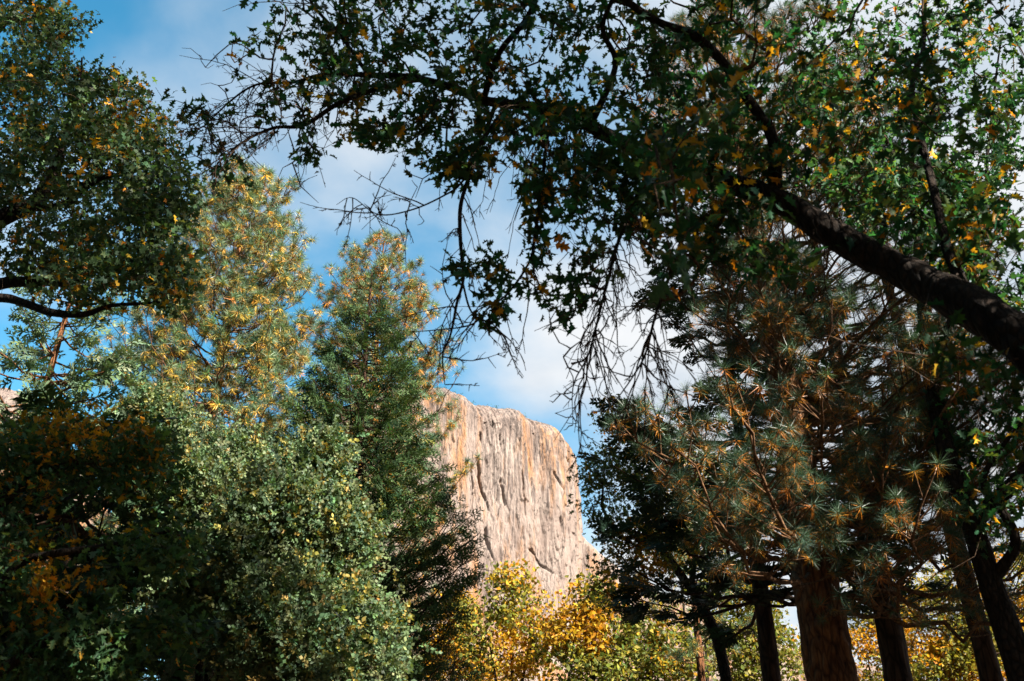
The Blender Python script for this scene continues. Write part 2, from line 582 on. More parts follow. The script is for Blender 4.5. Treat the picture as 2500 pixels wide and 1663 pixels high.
# ================================================================== ground
gx = np.concatenate([-np.geomspace(6000, 5, 26), [0], np.geomspace(5, 6000, 26)])
gy = np.concatenate([-np.geomspace(3000, 5, 22), [0], np.geomspace(5, 7000, 40)])
X, Y = np.meshgrid(gx, gy)
Z = 0.12 * fbm(np.stack([X * .15, Y * .15, 0 * X], -1), 3) - 0.1
V = np.stack([X, Y, Z], -1).reshape(-1, 3)
nx, ny = len(gx), len(gy)
i = (np.arange(ny - 1)[:, None] * nx + np.arange(nx - 1)[None]).ravel()
F = np.stack([i, i + 1, i + nx + 1, i + nx], -1)
m, t, o = new_mat('forest_floor')
tcn = t.nodes.new('ShaderNodeTexCoord'); nz = t.nodes.new('ShaderNodeTexNoise')
nz.inputs['Scale'].default_value = 1.2; nz.inputs['Detail'].default_value = 8
t.links.new(tcn.outputs['Object'], nz.inputs['Vector'])
r = t.nodes.new('ShaderNodeValToRGB')
r.color_ramp.elements[0].color = (0.03, 0.022, 0.013, 1); r.color_ramp.elements[1].color = (0.10, 0.065, 0.035, 1)
b = t.nodes.new('ShaderNodeBsdfPrincipled'); b.inputs['Roughness'].default_value = 0.95
t.links.new(nz.outputs['Fac'], r.inputs[0]); t.links.new(r.outputs[0], b.inputs['Base Color']); t.links.new(b.outputs[0], o.inputs[0])
g = link('ground', mesh('ground', V, F, m, smooth=True), kind='structure')

# ================================================================== cliff
def rock_mat():
    m, t, o = new_mat('granite')
    L = t.links.new
    def N(ty, **k):
        n = t.nodes.new(ty)
        for a, b in k.items():
            setattr(n, a, b)
        return n
    tcn = N('ShaderNodeTexCoord')
    def noise(scale_vec, detail, rough=.55, loc=(0, 0, 0)):
        mp = N('ShaderNodeMapping'); mp.inputs['Scale'].default_value = scale_vec; mp.inputs['Location'].default_value = loc
        L(tcn.outputs['Object'], mp.inputs[0])
        n = N('ShaderNodeTexNoise'); n.inputs['Scale'].default_value = 1
        n.inputs['Detail'].default_value = detail; n.inputs['Roughness'].default_value = rough
        L(mp.outputs[0], n.inputs['Vector'])
        return n.outputs['Fac']
    def ramp(src, a, b, ca=0.0, cb=1.0):
        r = N('ShaderNodeMapRange'); r.inputs['From Min'].default_value = a; r.inputs['From Max'].default_value = b
        r.inputs['To Min'].default_value = ca; r.inputs['To Max'].default_value = cb
        L(src, r.inputs[0]); return r.outputs[0]
    def mix(f, a, b):
        x = N('ShaderNodeMix', data_type='RGBA')
        L(f, x.inputs['Factor'])
        for s, v in (('A', a), ('B', b)):
            if isinstance(v, tuple):
                x.inputs[s].default_value = (*v, 1)
            else:
                L(v, x.inputs[s])
        return x.outputs['Result']
    base = mix(ramp(noise((.02, .02, .012), 8, .65), .35, .65), (0.185, 0.138, 0.116), (0.28, 0.228, 0.196))
    # iron-stained orange sheets running down the wall
    org = noise((.028, .028, .0045), 5, .55, (3, 1, 7))
    c = mix(ramp(org, .48, .62, 0, .85), base, (0.28, 0.135, 0.052))
    # black lichen streaks: narrow, vertical, strongest below the rim
    st = noise((.17, .17, .004), 6, .7, (9, 2, 4))
    sp = N('ShaderNodeSeparateXYZ'); L(tcn.outputs['Object'], sp.inputs[0])
    hi = ramp(sp.outputs['Z'], 620, 880, 0.0, 0.15)
    ad = N('ShaderNodeMath', operation='ADD'); L(st, ad.inputs[0]); L(hi, ad.inputs[1])
    big = noise((.010, .010, .007), 3, .5, (1, 8, 2))
    ad2 = N('ShaderNodeMath', operation='MULTIPLY_ADD'); L(big, ad2.inputs[0]); ad2.inputs[1].default_value = .35; L(ad.outputs[0], ad2.inputs[2])
    c = mix(ramp(ad2.outputs[0], .745, .86, 0, .75), c, (0.07, 0.055, 0.05))
    ck = noise((.034, .034, .0062), 4, .5, (2, 6, 1))
    ab = N('ShaderNodeMath', operation='SUBTRACT'); L(ck, ab.inputs[0]); ab.inputs[1].default_value = .5
    ab2 = N('ShaderNodeMath', operation='ABSOLUTE'); L(ab.outputs[0], ab2.inputs[0])
    c = mix(ramp(ab2.outputs[0], .004, .011, .75, 0), c, (0.06, 0.047, 0.04))
    fine = noise((.12, .12, .10), 8, .7)
    c2 = N('ShaderNodeHueSaturation'); L(c, c2.inputs['Color']); L(ramp(fine, .3, .7, .78, 1.18), c2.inputs['Value'])
    b = N('ShaderNodeBsdfPrincipled'); b.inputs['Roughness'].default_value = .85; b.inputs['Specular IOR Level'].default_value = .2
    L(c2.outputs[0], b.inputs['Base Color'])
    bp = N('ShaderNodeBump'); bp.inputs['Strength'].default_value = 1.0; bp.inputs['Distance'].default_value = 9
    crack = noise((.10, .10, .022), 10, .72, (5, 5, 5))
    L(crack, bp.inputs['Height']); L(bp.outputs[0], b.inputs['Normal'])
    L(b.outputs[0], o.inputs[0])
    return m
M_rock = rock_mat()

def wall(name, plan, top, ns, nz, zlow=0.0, seed=0, amp=1.0, features=(), apron=(0.5, 0.9), sv=None, w=None):
    """rock wall: plan rows (s, X, Y) ground curve, top rows (s, Z). features: (s0,z0,s1,z1,width_s,depth)"""
    plan = np.array(plan, float); top = np.array(top, float)
    sv = np.linspace(plan[0, 0], plan[-1, 0], ns) if sv is None else sv
    ns = len(sv)
    sm_ = smooth_path(plan, 400)
    px = np.interp(sv, sm_[:, 0], sm_[:, 1]); py = np.interp(sv, sm_[:, 0], sm_[:, 2])
    H = np.interp(sv, top[:, 0], top[:, 1])
    tx, ty = np.gradient(px, sv), np.gradient(py, sv)
    ln = np.hypot(tx, ty); nxv, nyv = ty / ln, -tx / ln      # outward (towards camera side)
    w = np.linspace(0, 1, nz) if w is None else w
    S, Wt = np.meshgrid(sv, w)
    Hs = H[None] * np.ones_like(Wt)
    Zz = zlow + (Hs - zlow) * Wt
    Lm = np.concatenate([[0], np.cumsum(np.hypot(np.diff(px), np.diff(py)))])[None] * np.ones_like(Wt)
    q = lambda a, b, k: np.stack([Lm * a, Zz * b, np.full_like(Lm, k)], -1)
    disp = 16 * fbm(q(.007, .0010, 1.3), 2, seed) + 6 * fbm(q(.03, .003, 4.1), 3, seed + 1)
    # flakes: terraces in the noise make sharp edges that throw shadows
    f1 = fbm(q(.028, .0042, 8.2), 3, seed + 2)
    f1 = np.floor(f1 * 3.2) / 3.2
    f2 = fbm(q(.065, .012, 2.2), 3, seed + 3)
    f2 = np.floor(f2 * 3) / 3
    disp = disp + 11 * f1 + 2.6 * f2 + 1.6 * fbm(q(.2, .05, 6.6), 3, seed + 5)
    lg = vnoise(q(.012, .030, 7.7), seed + 12)
    disp = disp + 5 * np.clip(lg - .45, 0, 1) / .55
    disp *= amp
    for (s0, z0, s1, z1, ws, dep) in features:
        lo, hi_ = min(z0, z1), max(z0, z1)
        tt = np.clip((Zz - z0) / (z1 - z0 + 1e-6), 0, 1)
        edge = s0 + (s1 - s0) * tt + 2.5 * vnoise(np.stack([Zz * .05, 0 * Zz, 0 * Zz + s0 + 3], -1), seed) + 4 * vnoise(np.stack([Zz * .012, 0 * Zz, 0 * Zz + s0], -1), seed)
        inside = (Zz > lo) & (Zz < hi_) & (S < edge + 1.5) & (S > edge - ws)
        prof = 1 - (edge - S) / ws
        fall = np.clip((1 - tt) * 1.3, 0, 1) * np.clip(tt * 9, 0, 1)
        soft = np.clip((edge + 1.5 - S) / 1.6, 0, 1)
        disp = disp - np.where(inside, .8 * dep * fall * soft * np.clip(prof, 0, 1), 0)
    # rounded brow and foot apron
    brow = np.clip((Wt - 0.93) / 0.07, 0, 1)
    disp = disp - 45 * brow ** 2.2
    az = apron[0] * Hs
    foot = np.clip((az - Zz) / az, 0, 1)
    disp = disp + foot * az * apron[1] + (1 - Wt) * 40
    Xv = px[None] + nxv[None] * disp; Yv = py[None] + nyv[None] * disp
    Zv = Zz + np.where(Wt > .93, 3.5 * fbm(q(.05, .0, 3.3), 4, seed + 9) + 3 * np.floor(3 * vnoise(q(.03, 0, 5), seed + 4)) / 3, 0)
    V = np.stack([Xv, Yv, Zv], -1)
    # plateau going back behind the rim
    back = []
    for k, (d, dz) in enumerate(((40, 4), (120, 8), (400, -60), (900, -900))):
        rimx, rimy = Xv[-1] - nxv * d, Yv[-1] - nyv * d * 1.0 + d * .3
        back.append(np.stack([rimx, rimy, Zv[-1] + dz + (4 * fbm(np.stack([sv * .05, sv * 0 + k, sv * 0], -1), 2) if dz > 0 else 0)], -1))
    V = np.concatenate([V, np.array(back)], 0)
    rows = V.shape[0]
    i = (np.arange(rows - 1)[:, None] * ns + np.arange(ns - 1)[None]).ravel()
    F = np.stack([i, i + 1, i + ns + 1, i + ns], -1)
    o = link(name, mesh(name, V.reshape(-1, 3), F, M_rock), kind='structure')
    return V

def Zpx(x, y, D):
    return float(P(x, y, D)[2])
def Xpx(x, y, D):
    return float(P(x, y, D)[0])
# plan of the great wall: s is the photo column of the rim, depth grows to the right
def wall_plan(pts):
    return [(s, Xpx(s, y, D), D) for s, y, D in pts]
cp = [(760, 1250, 1540), (850, 1150, 1580), (940, 1000, 1630), (1040, 965, 1690), (1190, 990, 1760), (1320, 1025, 1830), (1385, 1075, 1900)]
plan = wall_plan(cp) + [(1425, Xpx(1388, 1090, 2000), 2020), (1470, Xpx(1388, 1095, 2200), 2240), (1520, Xpx(1370, 1095, 2500), 2540)]
rim = [(760, 1200, 1540), (850, 1090, 1580), (930, 985, 1625), (985, 940, 1655), (1040, 936, 1690), (1110, 953, 1725), (1190, 985, 1760), (1260, 1000, 1795), (1320, 1020, 1830), (1350, 1036, 1860), (1375, 1060, 1885), (1390, 1085, 1910)]
top = [(s, Zpx(s, y, D + 45)) for s, y, D in rim] + [(1425, Zpx(1390, 1095, 2030)), (1520, Zpx(1390, 1110, 2400))]
def ft(x0, y0, x1, y1, ws, dep):
    D = np.interp([x0, x1], [c[0] for c in cp], [c[2] for c in cp])
    return (x0, Zpx(x0, y0, D[0]), x1, Zpx(x1, y1, D[1]), ws * .42, dep)
feats = [ft(1174, 1113, 1200, 1285, 26, 22), ft(1188, 1290, 1193, 1400, 14, 16), ft(1226, 1165, 1236, 1260, 16, 18),
         ft(1333, 1158, 1354, 1222, 16, 16), ft(1372, 1120, 1392, 1220, 14, 20), ft(1181, 1050, 1181, 1082, 18, 22),
         ft(1280, 1345, 1332, 1412, 22, 24), ft(1378, 1308, 1396, 1336, 16, 26), ft(1260, 1150, 1268, 1330, 10, 12),
         ft(1293, 1250, 1300, 1330, 10, 10), ft(1222, 1055, 1232, 1110, 12, 12), ft(1345, 1270, 1352, 1330, 10, 12),
         ft(1150, 1120, 1160, 1300, 10, 10), ft(1310, 1100, 1316, 1180, 8, 9), ft(1205, 1020, 1207, 1060, 10, 10)]
VW = wall('cliff', plan, top, 420, 380, zlow=60, seed=3, features=feats, apron=(0.46, 0.62),
          sv=np.concatenate([np.linspace(760, 1028, 40), np.linspace(1030, 1405, 360), np.linspace(1407, 1520, 40)]),
          w=np.concatenate([np.linspace(0, .44, 24), np.linspace(.445, 1, 300)]))
# lower buttress to the right of the nose
cp2 = [(1330, 1300, 2080), (1430, 1305, 2100), (1500, 1368, 2120), (1600, 1425, 2150), (1760, 1500, 2200), (2000, 1590, 2250), (2300, 1660, 2300)]
wall('rock_buttress', wall_plan(cp2), [(s, Zpx(s, y, D + 45)) for s, y, D in cp2], 170, 100, zlow=40, seed=21, amp=.8, apron=(0.6, 0.9))
# rock wall far to the left, behind the cedar
cp3 = [(-500, 820, 1500), (-300, 860, 1500), (-100, 930, 1520), (40, 975, 1540), (110, 1020, 1560), (190, 1130, 1600), (330, 1330, 1660)]
wall('rock_spur', wall_plan(cp3), [(s, Zpx(s, y, D + 45)) for s, y, D in cp3], 130, 90, zlow=40, seed=33, amp=.8, apron=(0.5, 0.6))
# stunted trees along the rim, a few pixels each: one mass
rng = np.random.default_rng(5)
rimline = VW[-5]
vis = (rimline[:, 0] > Xpx(1050, 950, 1700)) & (np.arange(len(rimline)) < 500)
rp = rimline[vis]
pk = rp[rng.integers(0, len(rp), 70)] + np.stack([rng.uniform(-4, 4, 70), rng.uniform(5, 40, 70), np.full(70, 3.0)], -1)
parts_ = []
for k in range(3):
    q = pk[k::3]
    n = len(q) * 14
    pp = np.repeat(q, 14, 0) + rng.normal(size=(n, 3)) * np.array([2.0, 2.0, 2.6]) + np.array([0, 0, 2.5])
    parts_.append(inst(T_OAKL, pp, frames(rng.normal(size=(n, 3)), rng.normal(size=(n, 3))), rng.uniform(2.2, 3.6, n), palette(rng, n, [G1, G2], [1, 1])))
V, F, C = cat(parts_)
link('rim_scrub', mesh('rim_scrub', V, F, M_ced, C), kind='stuff')
bpy.data.objects['rim_scrub']['label'] = 'tiny dark scrubby trees dotted along the top edge of the granite cliff'
bpy.data.objects['rim_scrub']['category'] = 'scrub'

# ================================================================== builders
def broadleaf(name, label, seed, limbs, targets, leaf=dict(), bare=None, bark=M_oakbark, base=None, group=None,
              tip=0.0022, rmax=0.05, droop=0.0, wob=0.16, step=0.14, limb_rough=0.085, sides=20, extra=None):
    """limbs: list of (part_name, pts, radii); targets: (n,3) leafy twig ends; bare: (n,3) leafless twig ends"""
    rng = np.random.default_rng(seed)
    if base is None:
        base = limbs[0][1][0].copy(); base[2] = 0
    root = thing(name, label, 'tree', base, group)
    for k, (pn, pts, rad) in enumerate(limbs):
        V, F = bark_tube(pts, rad, sides if rad[0] > .06 else 8, limb_rough, seed + k, 9.0 if sides > 30 else 5.0)
        part(pn, V, F, bark, root, smooth=True)
    S, Dv = skel([l[1] for l in limbs])
    nb = 0 if bare is None else len(bare)
    tg = targets if nb == 0 else np.concatenate([targets, bare])
    paths, nodes, drs, cnt, tips, par = grow(rng, S, Dv, tg, step, wob, droop)
    V, F = twigs_mesh(paths, nodes, cnt, tip, .45, rmax)
    if extra:
        V2, F2 = tubes(extra, 3)
        F = np.concatenate([F, F2 + len(V)]); V = np.concatenate([V, V2])
    part('twigs', V, F, M_twig if bark is M_oakbark else bark, root, kind='stuff')
    L = dict(T=T_OAK, size=.12, n=4, spread=.05, cols=[G1, G2, G3, Y1, Y2], w=[4, 4, 2, 1, .7], mat=M_oak, nparts=0,
             back=2, droop=.25, upn=.7, var=.25)
    L.update(leaf)
    lt = tips[:len(targets)]; lt = lt[lt >= 0]
    idx = lt
    ex = [lt]
    cur = lt
    for _ in range(L['back']):
        cur = np.where(par[cur] >= len(S), par[cur], cur)
        ex.append(cur)
    idx = np.concatenate(ex)
    pos, R, s = leaves_at(rng, nodes[idx], drs[idx], L['n'], L['size'], L['spread'], L['droop'], L['upn'])
    # autumn colour comes in clusters
    cl = palette(rng, len(pos), L['cols'], L['w'], L['var'])
    if len(L['cols']) > 3:
        patch = fbm(pos * (1.1 / max(L['size'] / .12, .3)), 2, seed)
        yel = palette(rng, len(pos), L['cols'][3:], L['w'][3:], L['var'])
        grn = palette(rng, len(pos), L['cols'][:3], L['w'][:3], L['var'])
        fr = sum(L['w'][3:]) / sum(L['w'])
        isy = rng.random(len(pos)) < np.clip(fr * (.55 + 3.2 * patch), .02, 1)
        cl = np.where(isy[:, None], yel, grn)
    TT = as_list(L['T'])
    if len(TT) > 1:          # leaves well outside the view need no lobes
        offm = ~in_frame(pos, 160)
        if offm.any():
            V, F, C = inst(T_FAR, pos[offm], R[offm], s[offm] * 1.1, cl[offm])
            part('foliage', V, F, L['mat'], root, C, kind='stuff')
            pos, R, s, cl = pos[~offm], R[~offm], s[~offm], cl[~offm]
    wh = rng.integers(0, len(TT), len(pos))
    for k, T in enumerate(TT):
        J = wh == k
        c = cl[J][:, None] * np.ones((1, len(T[0]), 1))
        # margins of a leaf turn first: blend lobes towards yellow-brown by an amount of its own
        edge = np.clip(np.abs(T[0][:, 0]) * 2.2 + .35 * np.clip(T[0][:, 1], 0, 1), 0, 1)[None, :, None] * (rng.random((J.sum(), 1, 1)) ** 3 * .45)
        c = c * (1 - edge) + edge * np.array([.22, .13, .02])
        split_leaves(root, T, pos[J], R[J], s[J], c, L['mat'], L['nparts'] // len(TT), 'leaf', 'foliage')
    return root

def vline(px, py, D, H, lean=(0, 0), r0=.2, r1=.03, n=90, z0=-.15, wig=.03, seed=0):
    """upright trunk through the photo point (px,py) at depth D, height H"""
    p = P(px, py, D)
    z = np.linspace(z0, H, n)
    pts = np.stack([p[0] + lean[0] * (z - p[2]), p[1] + lean[1] * (z - p[2]), z], -1)
    pts[:, 0] += wig * fbm(np.stack([z * .4, z * 0 + seed, z * 0], -1), 2, seed)
    f = np.clip(z / H, 0, 1)
    rad = r1 + (r0 - r1) * (1 - f) ** .85 + r0 * .35 * np.exp(-np.maximum(z, 0) / .35)
    return pts, rad

def pine(name, label, seed, px, py, D, H, rmax, h0, lean=(0, 0), r0=.25, spacing=.55, per=5, tuft=.2, prof=None,
         T=None, cols=None, old=((.55, .36, .06), (.55, .31, .045)), mat=M_ndl, bark=M_pinebark, nparts=300, group=None, up=.2, dens=1.0,
         keep=None, greenw=None, sides=22, droopf=.28, skip=0.0, boost=None, thin=.4):
    rng = np.random.default_rng(seed)
    T = T or T_TUFT
    pts, rad = vline(px, py, D, H, lean, r0, .02, seed=seed, n=420 if sides > 30 else 90)
    root = thing(name, label, 'tree', (pts[0, 0], pts[0, 1], 0), group)
    V, F = bark_tube(pts, rad, sides, .05 if sides < 30 else .075, seed, 5 if sides < 30 else 11)
    part('trunk', V, F, bark, root, smooth=True)
    prof = prof or (lambda t: (1 - t) ** .7 * (0.55 + .45 * np.minimum(1, t * 6)))
    z = h0
    tp, td = [], []
    front = []
    if boost:
        front = [(rng.uniform(boost[0], boost[1]), rng.uniform(-pi - .25, .25)) for _ in range(boost[2])]
    while z < H - .15 or front:
        a0 = rng.uniform(0, 2 * pi)
        extra_a = None
        if z >= H - .15:
            zz, extra_a = front.pop()
        else:
            zz = z
        t = (zz - h0) / (H - h0)
        z, zkeep = zz, z
        for k in range(per if extra_a is None else 1):
            if rng.random() < skip:
                continue
            a = a0 + k * 2 * pi / per + rng.normal() * .25 if extra_a is None else extra_a
            L = rmax * prof(t) * rng.uniform(.7, 1.15)
            if L < .15:
                L = .15
            base = np.array([np.interp(z, pts[:, 2], pts[:, 0]), np.interp(z, pts[:, 2], pts[:, 1]), z + rng.normal() * .08])
            d = np.array([cos(a), sin(a), 0])
            if keep is not None and not keep(base + d * L):
                continue
            if d[1] > .35 and rng.random() < thin:
                continue
            n = max(5, int(L / .22))
            s = np.linspace(0, 1, n)
            rise = (up + .5 * t) * s - droopf * (1 - t) * np.sin(s * pi * .75) + .22 * s ** 3
            side = np.array([-d[1], d[0], 0])
            bend = rng.normal() * .12
            bp = base + d * (L * s)[:, None] + np.array([0, 0, L])[None] * rise[:, None] + side * (L * bend * s ** 2)[:, None]
            bp[1:] += rng.normal(size=(n - 1, 3)) * .015 * L
            br = (.006 + .0085 * L) * (1 - s * .85) + .003
            bt = [(bp, br)]
            tp.append(bp[-1]); td.append(bp[-1] - bp[-2])
            # branchlets
            nb = max(2, int(L / .26 * dens))
            for q in range(nb):
                f = rng.uniform(.22, .97)
                i = f * (n - 1); i0 = int(i); i1 = min(i0 + 1, n - 1)
                p0 = bp[i0] + (bp[i1] - bp[i0]) * (i - i0)
                fw = unit(bp[i1] - bp[max(i0 - 1, 0)])
                sg = 1 if q % 2 else -1
                bd = unit(fw * .75 + side * sg * rng.uniform(.45, 1.0) + np.array([0, 0, rng.uniform(-.15, .55)]))
                bl = min(L * .42, .95) * (1.15 - f) * rng.uniform(.6, 1.3) + .10
                m = 4
                u = np.linspace(0, 1, m)[:, None]
                lp = p0 + bd * bl * u + np.array([0, 0, bl * .22]) * u ** 2
                bt.append((lp, np.linspace(.009, .005, m)))
                tp.append(lp[-1]); td.append(lp[-1] - lp[-2])
                if bl > .32 and rng.random() < .55:
                    tp.append(lp[-2]); td.append(lp[-1] - lp[-2] + side * sg * .05 + rng.normal(size=3) * .12)
                    # a forked tip
                    e = lp[-2] + unit(bd + rng.normal(size=3) * .55) * bl * .4
                    bt.append((np.stack([lp[-2], e]), np.array([.007, .005])))
                    tp.append(e); td.append(e - lp[-2])
            V, F = tubes(bt, 5)
            part('branch', V, F, M_pinebranch, root, smooth=True)
        z = zkeep + (spacing * rng.uniform(.75, 1.25) * (1 - .35 * t) if extra_a is None else 0)
    tp = np.array(tp); td = unit(np.array(td)) + np.array([0, 0, .22])
    N = len(tp)
    which = rng.integers(0, len(T), N)
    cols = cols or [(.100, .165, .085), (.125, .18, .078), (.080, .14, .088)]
    pn = nparts
    for k in range(len(T)):
        I = np.where(which == k)[0]
        V, F, od = T[k]
        pos = tp[I]
        R = frames(td[I], rng.normal(size=(len(I), 3)))
        s = tuft * rng.uniform(.75, 1.2, len(I))
        gc = palette(rng, len(I), cols, [1] * len(cols), .2)
        oc = palette(rng, len(I), list(old), [1] * len(old), .25)
        oc = np.where((rng.random(len(I)) < (greenw or .15))[:, None], gc, oc)
        C = np.where(od[None, :, None], oc[:, None], gc[:, None])
        tipw = np.linalg.norm(V, axis=1)[None, :, None]
        split_leaves(root, (V, F), pos, R, s, C, mat, pn // len(T), 'needle_tuft', 'needles')
    return root

def spray_tree(name, label, seed, px, py, D, H, rmax, h0, n_br, lean=(0, 0), r0=.22, size=.42, cols=None, w=None, prof=None, up=.1,
               droop=-.15, per=9, group=None, bark=M_firbark, T=None, flat=1.0, nparts=0, mat=M_ced, keep=None, pname='spray', var=(.72, 1.12), thin=0.0):
    """cedar or fir: trunk, boughs, flat sprays along the boughs"""
    rng = np.random.default_rng(seed)
    T = T or T_SPRAY
    pts, rad = vline(px, py, D, H, lean, r0, .012, seed=seed)
    root = thing(name, label, 'tree', (pts[0, 0], pts[0, 1], 0), group)
    V, F = bark_tube(pts, rad, 18, .05, seed)
    part('trunk', V, F, bark, root, smooth=True)
    prof = prof or (lambda t: (1 - t) ** .85)
    sp, sd, sz = [], [], []
    bt = []
    for k in range(n_br):
        t = 1 - (1 - rng.random()) ** .62 if False else rng.random() ** 1.25
        z = h0 + (H - h0) * t * .995
        a = k * 2.39996 + rng.normal() * .3
        L = max(.12, rmax * prof(t) * rng.uniform(*var) * (1 + .22 * vnoise(np.array([[cos(a) * 1.6, sin(a) * 1.6, z * .55]]), seed)[0]))
        d = np.array([cos(a), sin(a), 0]); side = np.array([-d[1], d[0], 0])
        base = np.array([np.interp(z, pts[:, 2], pts[:, 0]), np.interp(z, pts[:, 2], pts[:, 1]), z])
        if keep is not None and not keep(base + d * L):
            continue
        if d[1] > .35 and rng.random() < thin:
            continue
        n = max(4, int(L / .3))
        s = np.linspace(0, 1, n)
        bp = base + d * (L * s)[:, None] + np.array([0, 0, L]) * (up * s + droop * np.sin(pi * s * .8) + .18 * s ** 3)[:, None]
        bp[1:] += rng.normal(size=(n - 1, 3)) * .02 * L
        bt.append((bp, (.008 + .011 * L) * (1 - .85 * s) + .002))
        m = max(3, int(per * L))
        f = np.sqrt(rng.uniform(.06, 1, m)); f[0] = 1
        i = f * (n - 1); i0 = np.minimum(i.astype(int), n - 2)
        p0 = bp[i0] + (bp[i0 + 1] - bp[i0]) * (i - i0)[:, None]
        sg = np.where(rng.random(m) < .5, 1, -1)[:, None]
        dd = d * rng.uniform(.5, 1.1, (m, 1)) + side * sg * rng.uniform(.1, 1.0, (m, 1)) + np.array([0, 0, 1]) * rng.uniform(-.35, .45, (m, 1))
        sp.append(p0 + rng.normal(size=(m, 3)) * .06); sd.append(dd)
        sz.append(size * rng.uniform(.6, 1.15, m) * np.clip(.5 + L * .5, .5, 1))
    V, F = tubes(bt, 5)
    part('boughs', V, F, bark, root, smooth=True, kind='stuff')
    sp = np.concatenate(sp); sd = unit(np.concatenate(sd)); sz = np.concatenate(sz)
    N = len(sp)
    cols = cols or [(.040, .085, .045), (.055, .115, .050), (.030, .065, .040)]
    C = palette(rng, N, cols, w or [1] * len(cols), .2)
    nn = unit(rng.normal(size=(N, 3)) * (1.1 - .7 * flat) + np.array([0, 0, 1.0 * flat]) + .25 * sd)
    R = frames(sd, nn)
    which = rng.integers(0, len(T), N)
    for k in range(len(T)):
        I = which == k
        split_leaves(root, T[k], sp[I], R[I], sz[I], C[I], mat, nparts // len(T), pname, 'foliage')
    return root

# ================================================================== 1 foreground oak (trunk just outside the frame on the right)
rng = np.random.default_rng(11)
j0 = P(2580, 905, 5.0)
trunk = limb3([(3.95, 4.3, -.2, .40), (3.9, 4.32, .25, .31), (3.8, 4.4, 1.6, .26), (3.6, 4.6, 3.0, .25), (j0[0], j0[1], j0[2], .22)], 50)
mainl = limb([(2580, 905, 5.0, 0.144), (2480, 822, 5.1, 0.138), (2330, 735, 5.4, 0.127), (2200, 655, 5.7, 0.114), (2010, 560, 6.0, 0.103), (1890, 480, 6.2, 0.093),
              (1750, 430, 6.4, 0.076), (1600, 385, 6.6, 0.074), (1490, 335, 6.7, 0.060), (1400, 285, 6.8, 0.052), (1290, 260, 6.9, 0.048), (1190, 245, 7.0, 0.043),
              (1100, 212, 7.1, 0.039), (1000, 190, 7.2, 0.034), (900, 184, 7.3, 0.027), (800, 178, 7.35, 0.020), (715, 200, 7.4, 0.015), (630, 205, 7.45, 0.011), (560, 245, 7.5, 0.009), (500, 300, 7.5, 0.005)], 320, .03, 3)
brB = limb([(1895, 485, 6.2, 0.056), (1892, 420, 6.15, 0.053), (1890, 350, 6.1, 0.046), (1858, 280, 6.0, 0.043), (1780, 172, 5.9, 0.038), (1690, 90, 5.8, 0.035), (1600, 50, 5.7, 0.031), (1490, -30, 5.6, 0.028), (1380, -160, 5.5, 0.019), (1250, -300, 5.3, 0.012)], 80, .02, 5)
brC = limb([(2365, 735, 5.4, .045), (2338, 660, 5.5, .04), (2300, 560, 5.6, .035), (2267, 400, 5.8, .03), (2238, 280, 5.9, .026), (2228, 200, 6.0, .022), (2253, 110, 6.1, .018), (2258, 0, 6.2, .015), (2240, -140, 6.3, .01)], 60, .02, 7)
brD = limb([(1010, 192, 7.2, .026), (920, 214, 7.15, .024), (830, 252, 7.1, .022), (740, 303, 7.05, .018), (670, 312, 7.0, .014), (590, 350, 7.0, .010), (530, 400, 6.95, .006)], 50, .02, 9)
brE = limb([(1215, 250, 7.0, .022), (1185, 330, 6.8, .02), (1150, 420, 6.7, .018), (1126, 500, 6.6, .016), (1124, 590, 6.5, .0145), (1130, 680, 6.4, .012), (1112, 745, 6.35, .010), (1098, 820, 6.3, .008), (1082, 865, 6.3, .006), (1090, 937, 6.3, .003)], 60, .015, 13)
brE2 = limb([(1345, 275, 6.8, .018), (1330, 420, 6.6, .016), (1310, 560, 6.5, .014), (1296, 640, 6.5, .011), (1245, 715, 6.5, .009), (1190, 755, 6.5, .007), (1150, 790, 6.5, .006), (1060, 800, 6.5, .004), (1000, 806, 6.5, .0025)], 60, .02, 15)
brE3 = limb([(1128, 685, 6.4, .008), (1145, 750, 6.4, .0075), (1165, 775, 6.4, .006), (1205, 795, 6.4, .005), (1235, 845, 6.4, .002)], 30, .01, 16)
brG = limb([(1245, 255, 6.9, .012), (1170, 350, 6.7, .011), (1130, 440, 6.6, .009), (1080, 478, 6.5, .007), (1000, 512, 6.5, .006), (920, 522, 6.5, .005), (858, 482, 6.5, .003), (820, 500, 6.5, .0018)], 50, .012, 17)
brH = limb([(1600, 385, 6.6, .02), (1560, 480, 6.4, .016), (1510, 600, 6.2, .012), (1480, 720, 6.1, .009), (1445, 860, 6.0, .006), (1405, 940, 6.0, .004), (1400, 1040, 6.0, .002)], 60, .03, 19)
brH2 = limb([(1700, 415, 6.4, .02), (1680, 520, 6.2, .017), (1640, 640, 6.0, .013), (1600, 760, 5.9, .010), (1580, 860, 5.8, .007), (1545, 920, 5.8, .005), (1480, 1000, 5.8, .0025)], 60, .03, 21)
brI = limb([(1180, 243, 7.0, .03), (1220, 130, 6.6, .026), (1290, 40, 6.3, .022), (1330, -80, 6.0, .018), (1350, -250, 5.7, .012)], 40, .02, 23)
brJ = limb([(1440, 305, 6.75, .03), (1500, 160, 6.5, .026), (1470, 60, 6.3, .022), (1540, -80, 6.0, .015)], 40, .02, 24)
brK = limb([(900, 184, 7.3, .02), (830, 90, 7.1, .017), (760, 10, 6.9, .014), (700, -120, 6.7, .01)], 40, .02, 25)
